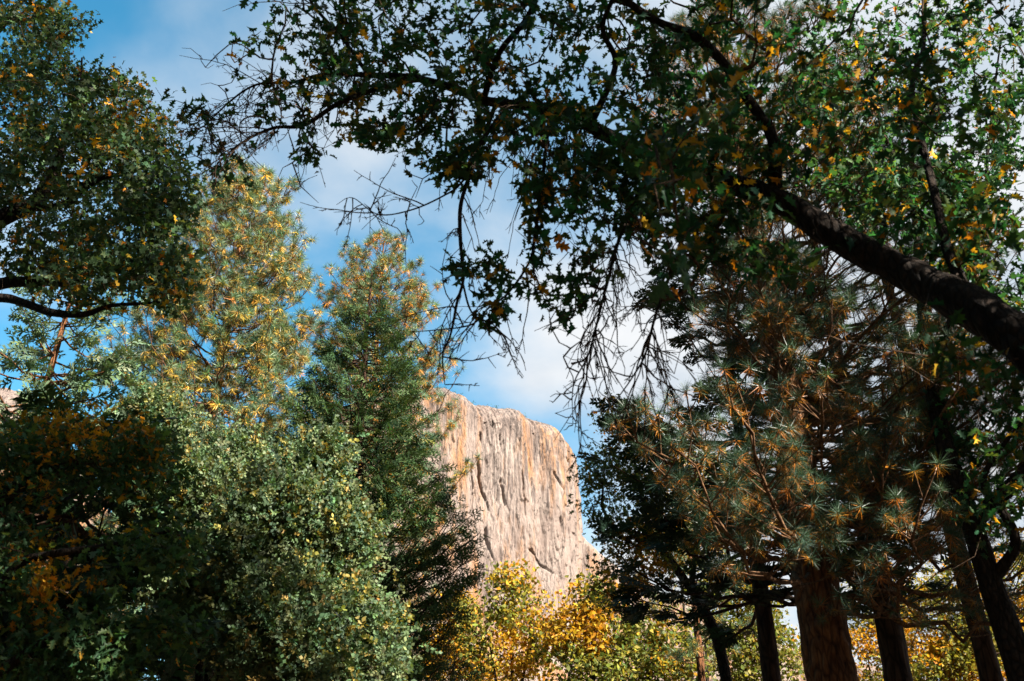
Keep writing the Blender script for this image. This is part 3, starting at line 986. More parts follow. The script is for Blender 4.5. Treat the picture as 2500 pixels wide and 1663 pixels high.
# unseen crown above and to the right of the frame, shaped to shade the view
brL = limb3([(3.6, 4.6, 3.0, .17), (4.1, 4.1, 4.6, .15), (4.2, 3.4, 6.4, .13), (3.4, 2.8, 8.4, .10), (2.0, 2.6, 9.8, .07), (.4, 2.6, 10.8, .04), (-1.0, 2.8, 11.4, .02)], 60)
brM = limb3([(3.75, 4.42, 2.2, .15), (4.6, 3.9, 4.0, .14), (5.2, 3.5, 6.2, .11), (5.4, 3.0, 8.5, .07), (5.2, 2.4, 10.5, .03)], 50)
limbs = [('trunk', *trunk), ('limb', *mainl), ('branch', *brB), ('branch', *brC), ('branch', *brD), ('branch', *brE), ('branch', *brE2), ('branch', *brE3), ('branch', *brG),
         ('branch', *brH), ('branch', *brH2), ('branch', *brI), ('branch', *brJ), ('branch', *brK), ('limb', *brL), ('limb', *brM)]
E = lambda *a: ell(rng, *a)
tg = np.concatenate([
    E(760, 110, 190, 150, 6.6, 7.9, 40), E(1000, 90, 240, 140, 6.2, 7.8, 120), E(900, 260, 170, 100, 6.6, 7.6, 42), E(1100, 330, 150, 95, 6.4, 7.4, 55),
    E(960, 330, 90, 40, 6.6, 7.4, 14), E(1130, 400, 60, 40, 6.5, 7, 12), E(560, 330, 110, 70, 6.8, 7.6, 7), E(450, 262, 30, 22, 7.2, 7.5, 5),
    E(660, 250, 130, 90, 6.8, 7.6, 9), E(760, 365, 40, 40, 6.8, 7.3, 5), E(540, 430, 90, 40, 6.8, 7.4, 5),
    E(1280, 140, 190, 170, 5.8, 7.6, 75), E(1330, 360, 130, 130, 6.2, 7.4, 60), E(1520, 230, 190, 240, 5.6, 7.8, 115), E(1520, 470, 140, 130, 5.8, 7.2, 80),
    E(1760, 180, 240, 220, 5.4, 7.6, 125), E(1760, 420, 200, 130, 5.4, 7.6, 90), E(1720, 580, 150, 80, 5.4, 6.6, 40), E(2060, 250, 260, 280, 5.4, 7.2, 60),
    E(2340, 300, 190, 330, 5.0, 6.4, 45), E(2300, 560, 160, 110, 5.2, 6.4, 35), E(1320, 560, 40, 110, 6.2, 6.8, 14), E(1420, 620, 80, 90, 5.9, 6.6, 8),
    E(1400, 720, 60, 70, 6.0, 6.5, 6), E(1170, 655, 70, 35, 6.3, 6.5, 9), E(1215, 745, 45, 40, 6.4, 6.6, 6), E(1330, 700, 50, 60, 6.3, 6.6, 5), E(1110, 655, 25, 25, 6.3, 6.5, 3),
    E(1640, 660, 40, 40, 3.6, 4.1, 3), E(1930, 640, 60, 50, 5.2, 5.8, 8), E(2270, 820, 60, 60, 4.6, 5.2, 5), E(2400, 900, 60, 60, 4.6, 5, 3),
    E(1620, 330, 110, 140, 3.9, 4.8, 12), E(1760, 230, 60, 60, 3.8, 4.5, 6),
    # unseen, above / right of the frame: leaves placed for shade
    E(1100, -130, 500, 150, 5.0, 7.5, 110), E(1900, -150, 500, 170, 4.6, 7.0, 120),
    rng.uniform([-3.0, 1.8, 8.8], [3.2, 5.8, 12.8], (330, 3)), rng.uniform([3.6, .6, 5.0], [6.6, 4.6, 12.0], (330, 3)),
])
def hanging(rng, anchors, dirs, n, L0, L1, grav, spread, side=(4, 9), r=.0072, out=0.5):
    """bare twigs: a curved main twig with alternate side twiglets that fork again"""
    res = []
    for _ in range(n):
        i = rng.integers(0, len(anchors))
        L = rng.uniform(L0, L1)
        d = unit(dirs[i] * out + rng.normal(size=3) * spread + np.array([0, 0, -grav * .6]))
        m = max(7, int(L / .07))
        p = [anchors[i]]
        for k in range(m):
            d = unit(d + np.array([0, 0, -grav]) * .10 + rng.normal(size=3) * .15)
            p.append(p[-1] + d * L / m)
        p = np.array(p)
        rr = r * (.5 + .5 * L / L1)
        res.append((p, np.linspace(rr, .0024, m + 1)))
        ns = rng.integers(*side)
        for q in range(ns):
            j = rng.integers(1, m)
            t = unit(p[j + 1] - p[j - 1])
            sd = unit(t * .8 + rng.normal(size=3) * .55 + np.array([0, 0, -grav * .25]))
            l = L * rng.uniform(.12, .42) * (1.1 - j / m)
            u = np.linspace(0, 1, 5)[:, None]
            b = p[j] + sd * l * u + (rng.normal(size=3) * l * .12 + np.array([0, 0, -grav * l * .2])) * u ** 2
            res.append((b, np.linspace(.0042, .0022, 5)))
            for _2 in range(rng.integers(0, 4)):
                k = rng.integers(1, 4)
                e = b[k] + unit(sd + rng.normal(size=3) * .6) * l * rng.uniform(.2, .5)
                mid = (b[k] + e) / 2 + rng.normal(size=3) * l * .03
                res.append((np.stack([b[k], mid, e]), np.array([.0030, .0025, .0018])))
    return res
rh = np.random.default_rng(77)
def anch(path, lo=0.0, hi=1.0):
    p = path[0]; k = len(p)
    p2 = p[int(k * lo):max(int(k * hi), int(k * lo) + 3)]
    return p2, unit(np.gradient(p2, axis=0))
hang = []
for path, lo, hi, n, L0, L1, gv, sp_ in ((brH, .1, .7, 40, .3, .95, 1.1, .5), (brH2, .1, .75, 32, .3, .9, 1.0, .55), (mainl, .40, .56, 34, .7, 1.6, 1.5, .45), (brE2, .3, 1, 14, .3, .8, .7, .6),
                                         (brE, .3, 1, 14, .25, .75, .5, .7), (brE3, .2, 1, 6, .2, .5, .5, .6), (brG, .4, 1, 12, .25, .7, .4, .7), (mainl, .74, 1, 44, .35, 1.0, .15, .65), (brD, .3, 1, 34, .3, .9, .5, .6),
                                         (brK, .2, .9, 14, .3, .8, .0, .7), (brB, .0, .4, 8, .4, 1, .6, .7), (mainl, .1, .35, 12, .4, 1.1, 1.0, .6), (mainl, .56, .8, 18, .4, 1.0, .9, .6)):
    a_, d_ = anch(path, lo, hi)
    hang += hanging(rh, a_, d_, n, L0, L1, gv, sp_)
bare = np.concatenate([
    E(600, 210, 130, 110, 7.0, 7.7, 35), E(560, 350, 130, 90, 6.9, 7.5, 35), E(470, 300, 70, 60, 7.2, 7.6, 7), E(440, 110, 20, 10, 7.4, 7.6, 1), E(470, 150, 30, 20, 7.3, 7.6, 1), E(370, 215, 15, 10, 7.5, 7.6, 1),
    E(680, 400, 110, 80, 6.8, 7.2, 10), E(760, 470, 60, 50, 6.8, 7.0, 2), E(960, 440, 110, 70, 6.4, 6.9, 7), E(1050, 540, 80, 40, 6.4, 6.7, 3), E(1200, 480, 60, 110, 6.3, 6.9, 4),
    E(1100, 800, 90, 60, 6.2, 6.5, 4), E(1230, 860, 40, 40, 6.3, 6.5, 1), E(1000, 560, 20, 120, 6.3, 6.5, 1),
    E(1430, 760, 110, 190, 5.7, 6.4, 52), E(1390, 960, 60, 100, 5.8, 6.2, 15), E(1470, 980, 60, 90, 5.6, 6.0, 8), E(1530, 640, 120, 170, 5.6, 6.4, 38), E(1360, 1010, 30, 60, 5.9, 6.1, 2),
    E(1300, 620, 70, 120, 6.2, 6.7, 6), E(1600, 850, 60, 120, 5.6, 5.9, 4), E(700, 60, 140, 90, 6.8, 7.4, 7), E(560, 60, 50, 60, 7, 7.4, 2), E(1700, 800, 120, 120, 5.2, 6, 2), E(1950, 800, 150, 100, 5, 5.8, 2)])
broadleaf('oak_tree', 'dark spreading oak whose thick limb arches across the top right of the view', 12, limbs, tg,
          leaf=dict(T=T_OAK, size=.105, n=3, spread=.055, nparts=300, cols=[(.016, .048, .022), (.018, .085, .040), (.04, .09, .03), Y1, Y2], w=[4, 5.5, 2, .7, .4]),
          bare=bare, base=np.array([3.95, 4.3, 0]), tip=.0032, droop=-.03, wob=.14, step=.2, sides=48, extra=hang)

# ================================================================== 2 left oak (trunk outside the frame on the left)
rng = np.random.default_rng(21)
b2 = P(-330, 900, 11.5)
trunk = limb3([(b2[0] - .3, 11.4, -.2, .42), (b2[0] - .25, 11.4, .3, .33), (b2[0] - .1, 11.4, 2, .28), (b2[0], 11.5, b2[2], .25)], 40)
lA = limb([(-330, 900, 11.5, 0.136), (-150, 745, 11.4, 0.102), (0, 690, 11.3, 0.075), (110, 692, 11.2, 0.061), (175, 697, 11.1, 0.054), (220, 668, 11.0, 0.044), (290, 640, 10.9, 0.027), (380, 610, 10.8, 0.014)], 60, .04, 3)
lB = limb([(-300, 850, 11.5, 0.109), (-120, 740, 11.0, 0.075), (0, 729, 10.8, 0.058), (70, 742, 10.7, 0.051), (130, 760, 10.6, 0.046), (205, 768, 10.5, 0.037), (270, 748, 10.4, 0.027), (340, 742, 10.3, 0.019), (405, 738, 10.2, 0.010)], 60, .03, 5)
lC = limb([(-330, 900, 11.5, .2), (-220, 640, 11.6, .17), (-60, 560, 11.7, .14), (60, 505, 11.8, .11), (115, 440, 11.9, .085), (146, 385, 12.0, .07), (152, 340, 12, .06), (185, 280, 12.1, .045), (205, 230, 12.2, .03), (200, 140, 12.3, .015)], 60, .04, 7)
lD = limb([(-330, 900, 11.5, .2), (-260, 500, 12.2, .16), (-150, 250, 12.6, .12), (-60, 120, 12.9, .08), (30, 30, 13, .05), (80, -30, 13, .02)], 50, .04, 9)
lE = limb([(60, 505, 11.8, .06), (150, 500, 11.6, .05), (240, 440, 11.5, .04), (320, 430, 11.4, .025), (400, 470, 11.3, .012)], 40, .03, 10)
tg = np.concatenate([
    E(60, 100, 110, 110, 11.5, 13.6, 90), E(130, 60, 50, 50, 12, 13, 22), E(110, 250, 130, 120, 11, 13.6, 120), E(260, 260, 90, 90, 11.2, 13, 70), E(230, 390, 130, 110, 10.6, 13, 120),
    E(330, 330, 60, 70, 11, 12.6, 40), E(60, 420, 110, 100, 10.8, 13, 75), E(370, 470, 80, 80, 10.6, 12.2, 60), E(280, 560, 130, 80, 10.4, 12.4, 80), E(120, 590, 130, 70, 10.6, 12.4, 45),
    E(420, 390, 25, 40, 11, 11.6, 10), E(440, 500, 30, 30, 11, 11.6, 10), E(340, 650, 90, 60, 10, 11.4, 45), E(180, 680, 130, 60, 10, 11.6, 35), E(440, 680, 70, 70, 9.8, 10.8, 25), E(80, 640, 90, 30, 10.6, 11.6, 10),
    E(195, 60, 25, 25, 12, 13, 5), E(345, 245, 25, 20, 11.5, 12.5, 5), E(400, 310, 22, 25, 11.3, 12.2, 5), E(475, 455, 22, 16, 11, 11.6, 4), E(415, 560, 40, 25, 10.6, 11.4, 8), E(-120, 300, 120, 300, 11, 13.6, 110), E(-60, -120, 200, 100, 11.5, 13.5, 60)])
bare = np.concatenate([E(60, 620, 120, 70, 10.5, 12, 30), E(200, 780, 130, 40, 10.2, 11, 25), E(90, 520, 120, 80, 11, 12, 30), E(400, 740, 60, 40, 10, 10.6, 10), E(260, 690, 130, 50, 10, 11, 20)])
broadleaf('oak_tree', 'broad oak at the top left with dark green and orange leaves and dark limbs', 22, [('trunk', *trunk), ('limb', *lA), ('limb', *lB), ('limb', *lC), ('limb', *lD), ('branch', *lE)], tg,
          leaf=dict(T=T_OAKL, size=.125, n=7, spread=.11, nparts=300, cols=[(.028, .060, .034), (.040, .085, .045), (.065, .11, .045), Y1, Y2, Y3], w=[4, 4, 3, .65, .5, .2], upn=.5), bare=bare, wob=.15, step=.2, tip=.003)

# ================================================================== 3 left ponderosa
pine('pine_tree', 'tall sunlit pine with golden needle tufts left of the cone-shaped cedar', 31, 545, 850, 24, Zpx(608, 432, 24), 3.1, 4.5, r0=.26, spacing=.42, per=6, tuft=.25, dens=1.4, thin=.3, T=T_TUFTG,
     prof=lambda t: np.interp(t, [0, .15, .45, .7, .9, 1], [.75, .95, 1, .78, .42, .08]), group='sunlit pines')
# ================================================================== 4 pine behind the cedar
pine('pine_tree', 'pine with orange-tipped tufts standing behind the cone-shaped cedar', 41, 915, 900, 31, Zpx(928, 585, 31), 3.9, 6, lean=(0, 0), r0=.26, spacing=.46, per=5, tuft=.26, dens=1.0, T=T_TUFTG,
     prof=lambda t: np.interp(t, [0, .3, .55, .7, .85, 1], [.85, .85, .80, .72, .42, .06]), old=((.54, .28, .03), (.56, .24, .025)), group='sunlit pines')
# ================================================================== 5 cedar cone
spray_tree('cedar_tree', 'dense cone-shaped green cedar in front of the granite cliff', 51, 880, 1000, 21, Zpx(908, 665, 21), 3.0, 1.0, 1000, r0=.24, size=.35, per=17, T=T_CED, up=.22, droop=-.2, flat=.35, var=(.88, 1.05), thin=.85,
           prof=lambda t: np.interp(t, [0, .53, .70, .77, .845, .93, 1], [.95, .80, .50, .40, .27, .12, .02]), cols=[(.044, .082, .032), (.064, .106, .038), (.030, .062, .032), (.13, .125, .036)], w=[3, 3, 2, .7])

# ================================================================== 6 sunlit small-leaved tree lower centre-left
def shrub(name, label, seed, blobs, base_px, D, cols, w, size=.16, nbig=1300, nparts=0, mat=M_small, group=None, tip=.003, n=7, stems=4):
    rng = np.random.default_rng(seed)
    bp = P(base_px[0], base_px[1], D); bp[2] = 0
    tg = []
    limbs = []
    for (cx, cy, rx, ry, d, share) in blobs:
        c = P(cx, cy, d)
        k = d / .95 / FPX
        q = ball(rng, c, (rx * k, min(rx * k, 1.6), ry * k), int(nbig * share), .35)
        q = q + .25 * np.stack([fbm(q * 1.1 + 5 * j, 2, seed + j) for j in range(3)], -1)
        q = q[fbm(q * 1.5, 2, seed + 9) > -.28]
        q = q[(q[:, 1] < c[1] + .35) | (rng.random(len(q)) < .2)]
        tg.append(q[q[:, 2] > .4])
        st = limb3([(bp[0] + rng.normal() * .15, bp[1] + rng.normal() * .15, -.1, .10), (bp[0] * .8 + c[0] * .2, bp[1] * .8 + c[1] * .2, c[2] * .3, .075),
                    (bp[0] * .35 + c[0] * .65, bp[1] * .35 + c[1] * .65, c[2] * .7, .05), (*c, .02)], 30)
        limbs.append(('trunk' if not limbs else 'stem', *st))
    tg = np.concatenate(tg)
    root = thing(name, label, 'tree', bp, group)
    for k, (pn, pts, rad) in enumerate(limbs):
        V, F = bark_tube(pts, rad, 10, .05, seed + k)
        part(pn, V, F, M_oakbark, root, smooth=True)
    S, Dv = skel([l[1] for l in limbs])
    paths, nodes, drs, cnt, tips, par = grow(rng, S, Dv, tg, .32, .15, 0)
    V, F = twigs_mesh(paths, nodes, cnt, tip, .42, .04)
    part('twigs', V, F, M_twig, root, kind='stuff')
    lt = tips[tips >= 0]
    I = np.repeat(np.concatenate([lt, np.where(par[lt] >= len(S), par[lt], lt)]), n)
    N = len(I)
    pos = nodes[I] + rng.normal(size=(N, 3)) * .13
    dr = unit(drs[I] * .6 + rng.normal(size=(N, 3)) * .7 + np.array([0, 0, .35]))
    R = frames(dr, rng.normal(size=(N, 3)))
    s = size * rng.uniform(.7, 1.3, N)
    C = palette(rng, N, cols, w, .22)
    wh = rng.integers(0, 3, N)
    for k in range(3):
        J = wh == k
        split_leaves(root, T_SHOOT[k], pos[J], R[J], s[J], C[J], mat, 0, 'leaf', 'foliage')
    return root

SC = [(.085, .130, .060), (.12, .15, .065), (.06, .105, .055), (.27, .215, .06)]
shrub('small_leaved_tree', 'sunlit bushy tree with tiny pale green leaves at the foot of the cedar', 61,
      [(745, 1150, 85, 95, 12.5, .14), (660, 1300, 140, 150, 12, .2), (790, 1330, 90, 130, 12, .16), (850, 1520, 100, 130, 12, .17), (700, 1560, 170, 150, 11.6, .22), (830, 1680, 130, 100, 11.5, .12)],
      (760, 1900), 12.3, SC, [3, 2.5, 2.5, .9], nbig=1500)
shrub('small_leaved_tree', 'paler bushy tree with tiny leaves below the sunlit pine trunk', 62,
      [(545, 1150, 75, 75, 14, .3), (500, 1270, 110, 120, 13.6, .3), (560, 1430, 120, 160, 13.5, .3), (420, 1200, 80, 90, 14.5, .2), (385, 1040, 60, 80, 15.5, .16)],
      (520, 1900), 14, SC, [3, 2.5, 2, .8], nbig=1150)

# ================================================================== 7 lower left: shaded broadleaf in front, dense dark mass behind
rng = np.random.default_rng(71)
b7 = P(-260, 1700, 8.8)
trunk = limb3([(b7[0], b7[1], -.2, .2), (b7[0], b7[1], 1.5, .15), (b7[0] + .2, b7[1], b7[2], .12)], 24)
l1 = limb([(-260, 1700, 8.8, .1), (-60, 1500, 8.8, .06), (40, 1385, 8.8, .045), (120, 1360, 8.7, .035), (260, 1330, 8.6, .025), (420, 1300, 8.5, .012)], 40, .03, 3)
l2 = limb([(-260, 1700, 8.8, .1), (-40, 1660, 8.6, .05), (120, 1560, 8.5, .035), (260, 1530, 8.4, .022), (420, 1530, 8.3, .01)], 40, .03, 4)
l3 = limb([(-260, 1700, 8.8, .1), (-120, 1350, 9.2, .08), (60, 1180, 9.6, .06), (180, 1130, 9.8, .045), (330, 1080, 10, .025), (420, 1060, 10, .012)], 40, .03, 5)
tg = np.concatenate([E(400, 1340, 80, 50, 8.2, 8.8, 26), E(60, 1430, 90, 60, 8.4, 9, 22), E(230, 1560, 90, 70, 8, 8.8, 26), E(290, 1640, 60, 50, 8, 8.5, 14), E(400, 1540, 90, 40, 8.1, 8.6, 16), E(100, 1600, 110, 80, 8.2, 9, 30),
                     E(200, 1080, 210, 70, 9.3, 10.4, 75), E(330, 1140, 110, 80, 9.4, 10.4, 45), E(30, 1130, 90, 90, 9.2, 10.4, 30), E(30, 1320, 40, 60, 8.8, 9.4, 8), E(260, 1410, 50, 30, 8.5, 8.8, 6), E(120, 1250, 160, 100, 9.2, 10.4, 26)])
bare = np.concatenate([E(150, 1300, 120, 110, 8.8, 9.6, 14), E(60, 1560, 60, 90, 8.3, 8.8, 6), E(200, 1180, 120, 60, 9.2, 9.9, 10)])
broadleaf('maple_tree', 'shaded tree with lobed green and yellow leaves filling the lower left corner', 72, [('trunk', *trunk), ('limb', *l1), ('limb', *l2), ('limb', *l3)], tg,
          leaf=dict(T=T_OAK, size=.088, n=8, spread=.10, nparts=300, cols=[(.030, .075, .035), (.040, .10, .045), (.07, .13, .04), Y1, Y2], w=[4, 4, 2, 3.2, 2.4], upn=.6), bare=bare, step=.18, tip=.003)
spray_tree('fir_tree', 'black shaded fir behind the yellow-leaved tree in the lower left corner', 73, 130, 1500, 12.5, Zpx(160, 1090, 12.5), 3.2, .4, 300, r0=.2, size=.6, per=8, up=.05, droop=-.1, flat=.8,
           prof=lambda t: np.interp(t, [0, .6, .9, 1], [1.1, .95, .55, .1]), cols=[(.020, .040, .022), (.028, .055, .026)], keep=lambda p: proj(p)[0] < 400)

# ================================================================== 8 pale cedar far left
spray_tree('cedar_tree', 'open pale green cedar behind the left oak limbs at the left edge', 81, 100, 980, 20, Zpx(170, 560, 20), 3.0, 3.0, 260, lean=(.03, 0), r0=.2, size=.46, per=11, T=T_FINE, up=.1, droop=-.12, flat=.5,
           prof=lambda t: np.interp(t, [0, .4, .8, 1], [1.0, .95, .5, .05]), thin=.6, cols=[(.11, .16, .09), (.13, .18, .09), (.075, .12, .07)], bark=M_pinebark)
spray_tree('fir_tree', 'dark green fir between the pale cedar and the sunlit pine', 82, 330, 1000, 27, Zpx(330, 800, 27), 2.0, 2.0, 160, r0=.18, size=.5, per=8, up=.05, droop=-.12, flat=.8,
           cols=[(.035, .07, .045), (.03, .055, .045)])

# ================================================================== 9 yellow oaks under the cliff
def oak_far(name, label, seed, blobs, base_px, D, cols, w, nt=420, size=.13, n=5, stems=3, group=None, spread=.13, T=T_FAR, bark=M_oakbark, r=.09, mat=M_yel):
    rng = np.random.default_rng(seed)
    bp = P(base_px[0], base_px[1], D); bp[2] = 0
    limbs, tg = [], []
    for j, (cx, cy, rx, ry, share) in enumerate(blobs):
        c = P(cx, cy, D); k = D / .98 / FPX
        q = ball(rng, c, (rx * k, max(rx, ry) * k * .8, ry * k), int(nt * share), .2)
        tg.append(q)
        s0 = np.array([bp[0] + rng.normal() * .12, bp[1] + rng.normal() * .12, -.1])
        st = limb3([(*s0, r), (bp[0] * .85 + c[0] * .15 + rng.normal() * .1, bp[1], c[2] * .35, r * .8), (bp[0] * .4 + c[0] * .6 + rng.normal() * .15, c[1] + rng.normal() * .2, c[2] * .75, r * .5), (*c, r * .2)], 30)
        limbs.append(('trunk' if j == 0 else 'stem', *st))
    tg = np.concatenate(tg); tg = tg[tg[:, 2] > .6]
    return broadleaf(name, label, seed, limbs, tg, leaf=dict(T=T, size=size, n=n, spread=spread, cols=cols, w=w, mat=mat, back=2, upn=.5), base=bp, group=group, tip=.006, rmax=.05, step=.5, bark=bark)
YG = [(.15, .17, .035), (.09, .13, .035), (.26, .24, .04), (.45, .29, .03), (.5, .24, .02)]
oak_far('autumn_oak', 'yellow-green young oak with dark forked stems directly under the cliff face', 91, [(1250, 1450, 85, 70, .3), (1190, 1540, 90, 70, .3), (1310, 1530, 80, 80, .3), (1240, 1630, 110, 70, .3)], (1250, 1800), 26, YG, [1.3, 1, 2, 4.5, 2], nt=310, group='autumn oaks under the cliff')
oak_far('autumn_oak', 'golden young oak at the right foot of the tall cedar', 92, [(1120, 1490, 50, 50, .25), (1100, 1590, 80, 70, .4), (1160, 1640, 70, 60, .3)], (1130, 1850), 29, YG, [.8, .6, 1.5, 5, 2.5], nt=330, group='autumn oaks under the cliff')
oak_far('autumn_oak', 'green-gold young oak leaning between the yellow oak and the right-hand pines', 93, [(1440, 1470, 70, 60, .3), (1400, 1560, 80, 70, .35), (1490, 1570, 80, 80, .35), (1440, 1650, 100, 60, .3)], (1440, 1850), 24, YG, [2, 2, 2, 3.2, 1.2], nt=300, group='autumn oaks under the cliff')
oak_far('autumn_oak', 'olive green oak crown low beside the slim red pine trunk', 94, [(1590, 1560, 90, 90, .4), (1560, 1640, 100, 60, .3), (1660, 1620, 90, 80, .3)], (1600, 1850), 27, YG, [3, 3, 2, .8, .4], nt=360, group='autumn oaks under the cliff')

# ================================================================== 10 right-hand forest
rng = np.random.default_rng(101)
b10 = P(1790, 1700, 19)
trunk = limb3([(b10[0], 19, -.2, .16), (b10[0], 19, 2, .12), (*P(1770, 1640, 19), .105), (*P(1720, 1490, 19), .09), (*P(1660, 1400, 19), .075), (*P(1590, 1300, 18.8), .05), (*P(1560, 1180, 18.6), .03), (*P(1540, 1080, 18.5), .015)], 60)
s1 = limb([(1590, 1305, 18.8, .04), (1515, 1312, 18.5, .035), (1490, 1275, 18.4, .03), (1468, 1235, 18.3, .024), (1470, 1180, 18.2, .015), (1440, 1130, 18.1, .008)], 40, .02, 3)
s2 = limb([(1690, 1430, 19, .06), (1700, 1330, 19.2, .05), (1690, 1220, 19.4, .035), (1660, 1120, 19.5, .02)], 40, .02, 4)
tg = np.concatenate([E(1470, 1150, 55, 50, 17.8, 18.8, 40), E(1560, 1090, 90, 80, 17.8, 19.5, 70), E(1540, 1260, 80, 90, 18, 19.5, 80), E(1640, 1180, 100, 100, 18.2, 20, 90), E(1450, 1210, 50, 50, 18, 18.6, 18), E(1540, 1370, 90, 70, 18, 19.5, 70),
                     E(1500, 1440, 60, 50, 18, 19, 30), E(1660, 1320, 90, 80, 18.5, 20, 60), E(1500, 1010, 50, 50, 18, 19, 22)])
bare = np.concatenate([E(1450, 1260, 45, 60, 18, 18.6, 25), E(1560, 1400, 60, 60, 18, 19, 10)])
broadleaf('oak_tree', 'slender oak with an arching bare branch just right of the cliff edge', 102, [('trunk', *trunk), ('branch', *s1), ('branch', *s2)], tg,
          leaf=dict(T=T_OAKL, size=.11, n=6, spread=.12, nparts=0, cols=[(.05, .085, .035), (.075, .11, .04), (.12, .15, .035), Y1, Y2], w=[3, 3, 2.5, 2.2, 1.0], mat=M_yel), bare=bare, step=.22, tip=.004)

# big pine with the thick reddish trunk
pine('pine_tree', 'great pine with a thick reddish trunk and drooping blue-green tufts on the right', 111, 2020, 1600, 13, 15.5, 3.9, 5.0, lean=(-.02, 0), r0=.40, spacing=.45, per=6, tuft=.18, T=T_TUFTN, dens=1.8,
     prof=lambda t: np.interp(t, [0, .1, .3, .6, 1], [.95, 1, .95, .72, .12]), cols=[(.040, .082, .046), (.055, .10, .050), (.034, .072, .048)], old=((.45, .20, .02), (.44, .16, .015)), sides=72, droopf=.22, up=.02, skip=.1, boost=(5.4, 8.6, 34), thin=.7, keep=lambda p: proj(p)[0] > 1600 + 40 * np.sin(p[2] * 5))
# second trunk right behind it
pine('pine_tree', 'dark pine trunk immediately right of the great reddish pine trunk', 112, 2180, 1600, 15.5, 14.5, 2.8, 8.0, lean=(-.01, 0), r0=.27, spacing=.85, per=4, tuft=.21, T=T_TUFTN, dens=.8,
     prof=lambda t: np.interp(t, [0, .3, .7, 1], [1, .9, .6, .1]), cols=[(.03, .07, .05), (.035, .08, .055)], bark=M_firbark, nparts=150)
spray_tree('fir_tree', 'black-looking fir with flat layered boughs left of the great pine trunk', 113, 1850, 1400, 17.2, 13.2, 3.3, 5.9, 180, r0=.22, size=.55, per=8, up=.0, droop=-.1, flat=1.0,
           prof=lambda t: np.interp(t, [0, .2, .7, 1], [.9, 1.05, .75, .1]), cols=[(.018, .036, .022), (.026, .050, .028)], thin=.6, keep=lambda p: proj(p)[0] > 1530 + 60 * np.sin(p[2] * 4))
# oak on the right edge: two dark leaning trunks and a crown over the upper right corner
rng = np.random.default_rng(121)
b12 = P(2540, 1760, 10.5)
tr = limb3([(b12[0] + .1, 10.5, -.2, .22), (b12[0] + .05, 10.5, .4, .17), (*P(2500, 1663, 10.5), .15), (*P(2420, 1424, 10.5), .125), (*P(2374, 1280, 10.5), .115), (*P(2313, 1110, 10.5), .10), (*P(2270, 900, 10.6), .085), (*P(2250, 700, 10.8), .07), (*P(2230, 500, 11), .05), (*P(2150, 300, 11.2), .03), (*P(2120, 100, 11.4), .015)], 80)
s1 = limb([(2420, 1424, 10.5, .07), (2480, 1330, 10.2, .055), (2440, 1230, 10.2, .045), (2400, 1170, 10.2, .03), (2450, 1080, 10.1, .02), (2520, 1000, 10, .015)], 40, .03, 3)
s2 = limb([(2270, 900, 10.6, .05), (2350, 720, 10.4, .04), (2400, 520, 10.3, .03), (2420, 300, 10.3, .02), (2440, 100, 10.3, .01)], 40, .03, 4)
s3 = limb3([(*P(2374, 1280, 10.5), .09), (6.6, 10.2, 6.5, .08), (8.2, 9.8, 8.5, .06), (9.5, 9.4, 10.5, .03)], 40)  # unseen limb added beyond the right edge; its leaves shade the great pine
tg = np.concatenate([rng.uniform([6.6, 7.5, 4.5], [10, 12, 12], (110, 3)), E(2100, 200, 170, 220, 9.5, 12, 95), E(2350, 250, 190, 270, 9, 11.5, 120), E(2250, 520, 220, 130, 9, 11.5, 80), E(2440, 650, 90, 130, 9, 10.5, 35), E(2400, 1000, 130, 130, 9.5, 11, 28), E(2100, 420, 140, 110, 9.5, 11.5, 35), E(2440, 1180, 90, 130, 9.6, 10.6, 20), E(2300, -140, 350, 150, 9, 12, 60)])
bare = np.concatenate([E(2420, 1150, 100, 160, 9.6, 10.8, 30), E(2300, 1250, 120, 160, 9.8, 10.8, 20), E(2350, 850, 150, 120, 9.5, 10.6, 15)])
broadleaf('oak_tree', 'oak on the right edge with a dark leaning trunk and bright green leaves above', 122, [('trunk', *tr), ('branch', *s1), ('branch', *s2), ('limb', *s3)], tg,
          leaf=dict(T=T_OAK, size=.13, n=5, spread=.11, nparts=300, cols=[(.022, .075, .035), (.03, .11, .05), (.06, .13, .04), Y1, Y2], w=[3, 5, 2, .9, .6]), bare=bare, step=.2, tip=.003)
pine('pine_tree', 'slim dark pine trunk leaning left beside the right-edge oak', 123, 2385, 1500, 13.8, 14.5, 2.2, 10.0, lean=(-.045, 0), r0=.18, spacing=.8, per=4, tuft=.2, dens=.8, prof=lambda t: np.interp(t, [0, .5, 1], [1, .9, .1]),
     cols=[(.03, .07, .05), (.035, .08, .055)], bark=M_firbark, nparts=60)
pine('pine_tree', 'slim sunlit red pine trunk low beside the dark oak stems', 124, 1700, 1540, 24, 12.5, 1.7, 6.4, r0=.14, spacing=.6, per=5, tuft=.2, bark=M_pinebark, nparts=60, dens=.9)

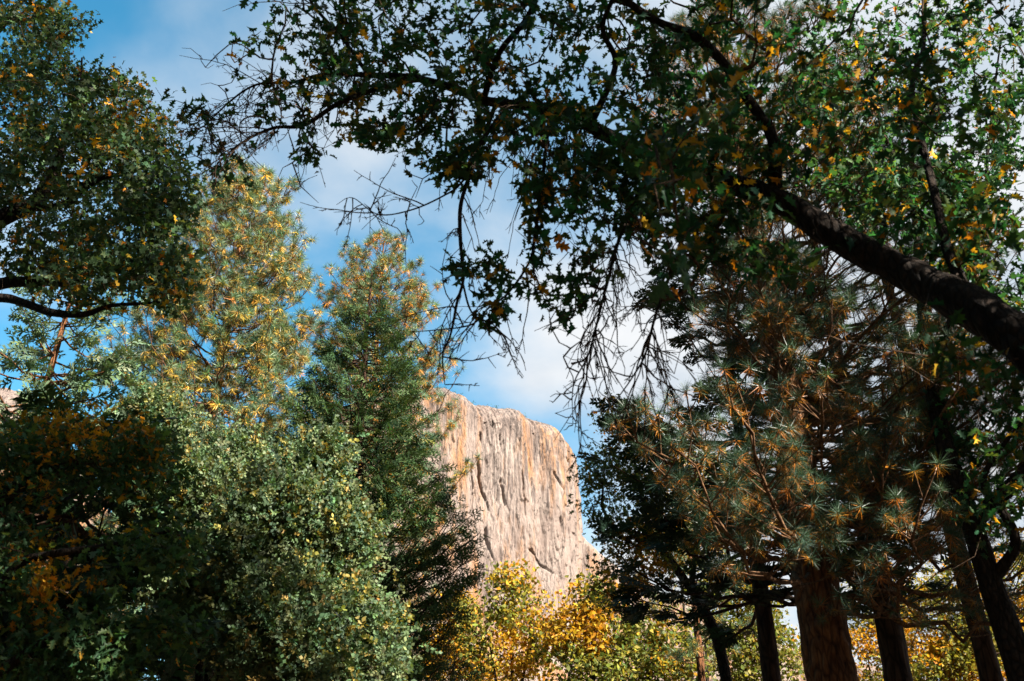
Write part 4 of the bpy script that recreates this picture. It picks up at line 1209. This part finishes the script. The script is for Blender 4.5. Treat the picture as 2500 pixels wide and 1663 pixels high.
# far autumn trees behind the right-hand trunks
FY = [(.16, .16, .03), (.10, .13, .03), (.22, .20, .03), (.46, .26, .02), (.5, .22, .015)]
far = [('yellow oak glowing between the trunks left of the great pine', [(1720, 1180, 130, 110, .5), (1660, 1290, 120, 100, .5)], (1720, 1800), 38, 420),
       ('golden oak showing low between the great pine and the next trunk', [(2140, 1470, 110, 120, .5), (2120, 1610, 130, 100, .5)], (2130, 1850), 34, 520),
       ('orange-yellow oak behind the two leaning trunks in the lower right corner', [(2330, 1500, 120, 130, .5), (2400, 1600, 140, 100, .5), (2290, 1640, 120, 80, .4)], (2340, 1850), 30, 760),
       ('gold-leaved oak at the right edge behind the oak trunk', [(2500, 1420, 90, 120, .5), (2520, 1560, 100, 110, .5)], (2520, 1850), 32, 420),
       ('dull green oak crown filling the gap low left of the great pine trunk', [(1800, 1480, 110, 110, .5), (1850, 1600, 120, 90, .5)], (1830, 1850), 28, 560)]
for k, (lab, bl, bpx, D, ntg) in enumerate(far):
    oak_far('autumn_oak', lab, 131 + k, bl, bpx, D, FY, [3, 3, 1, .8, .4] if k == 4 else [1.5, .8, 2, 5, 2.5], nt=ntg, group='far autumn oaks on the right')
# unseen wood added behind and beside the camera to cut sky light: one mass
rng = np.random.default_rng(161)
fp, fs = [], []
for az in np.concatenate([np.arange(158, 318, 8), [52, 61, 70, 79, 88]]):
    d = rng.uniform(9, 15) if az > 100 else rng.uniform(16, 20)
    x, y = d * sin(radians(az)), d * cos(radians(az))
    Ht = rng.uniform(18, 28)
    for z in np.arange(1.0, Ht, .6):
        rr = (Ht - z) / Ht * 2.9 + .3
        k = int(9 * rr) + 3
        a = rng.uniform(0, 2 * pi, k); r_ = rr * np.sqrt(rng.random(k))
        fp.append(np.stack([x + r_ * np.cos(a), y + r_ * np.sin(a), z + rng.normal(size=k) * .2], -1))
fp = np.concatenate(fp); N = len(fp)
V, F, C = inst(T_FAR, fp, frames(rng.normal(size=(N, 3)) * np.array([1, 1, .4]), rng.normal(size=(N, 3)) * .4 + np.array([0, 0, 1.0])), rng.uniform(.9, 1.7, N), palette(rng, N, [(.020, .040, .022), (.028, .055, .026)], [1, 1]))
fo = link('unseen_woodland', mesh('unseen_woodland', V, F, M_ced, C), kind='stuff')
fo['label'] = 'unseen dark conifer wood added round the camera to cut sky light'
fo['category'] = 'wood'
# two unseen firs added just outside the right edge of the view to shade it
for k, (x, y, H_, rm, nb, lab) in enumerate(((8.3, -.6, 34, 2.5, 330, 'tall dark fir added for shade beside the camera, outside the view on the right'),
                                            (10.6, 7.9, 15, 2.6, 65, 'dark fir added for shade outside the view on the right, level with the great pine'))):
    q = proj(np.array([x, y, 8.0]))
    spray_tree('fir_tree', lab, 151 + k, q[0], q[1], y, H_, rm, 3.0, nb, r0=.3, size=1.0, per=4, T=T_FINE, up=.0, droop=-.1, flat=.8,
               prof=lambda t: np.interp(t, [0, .5, .85, 1], [1, .85, .5, .08]), cols=[(.018, .036, .022), (.026, .050, .028)])
0 and print('TRIS', sum(sum(len(p.vertices) - 2 for p in m.polygons) if len(m.polygons) < 5000 else len(m.polygons) * (1 if len(m.polygons[0].vertices) == 3 else 2) for m in bpy.data.meshes))
for o in list(bpy.data.objects):
    if '_o' in o:
        del o['_o']
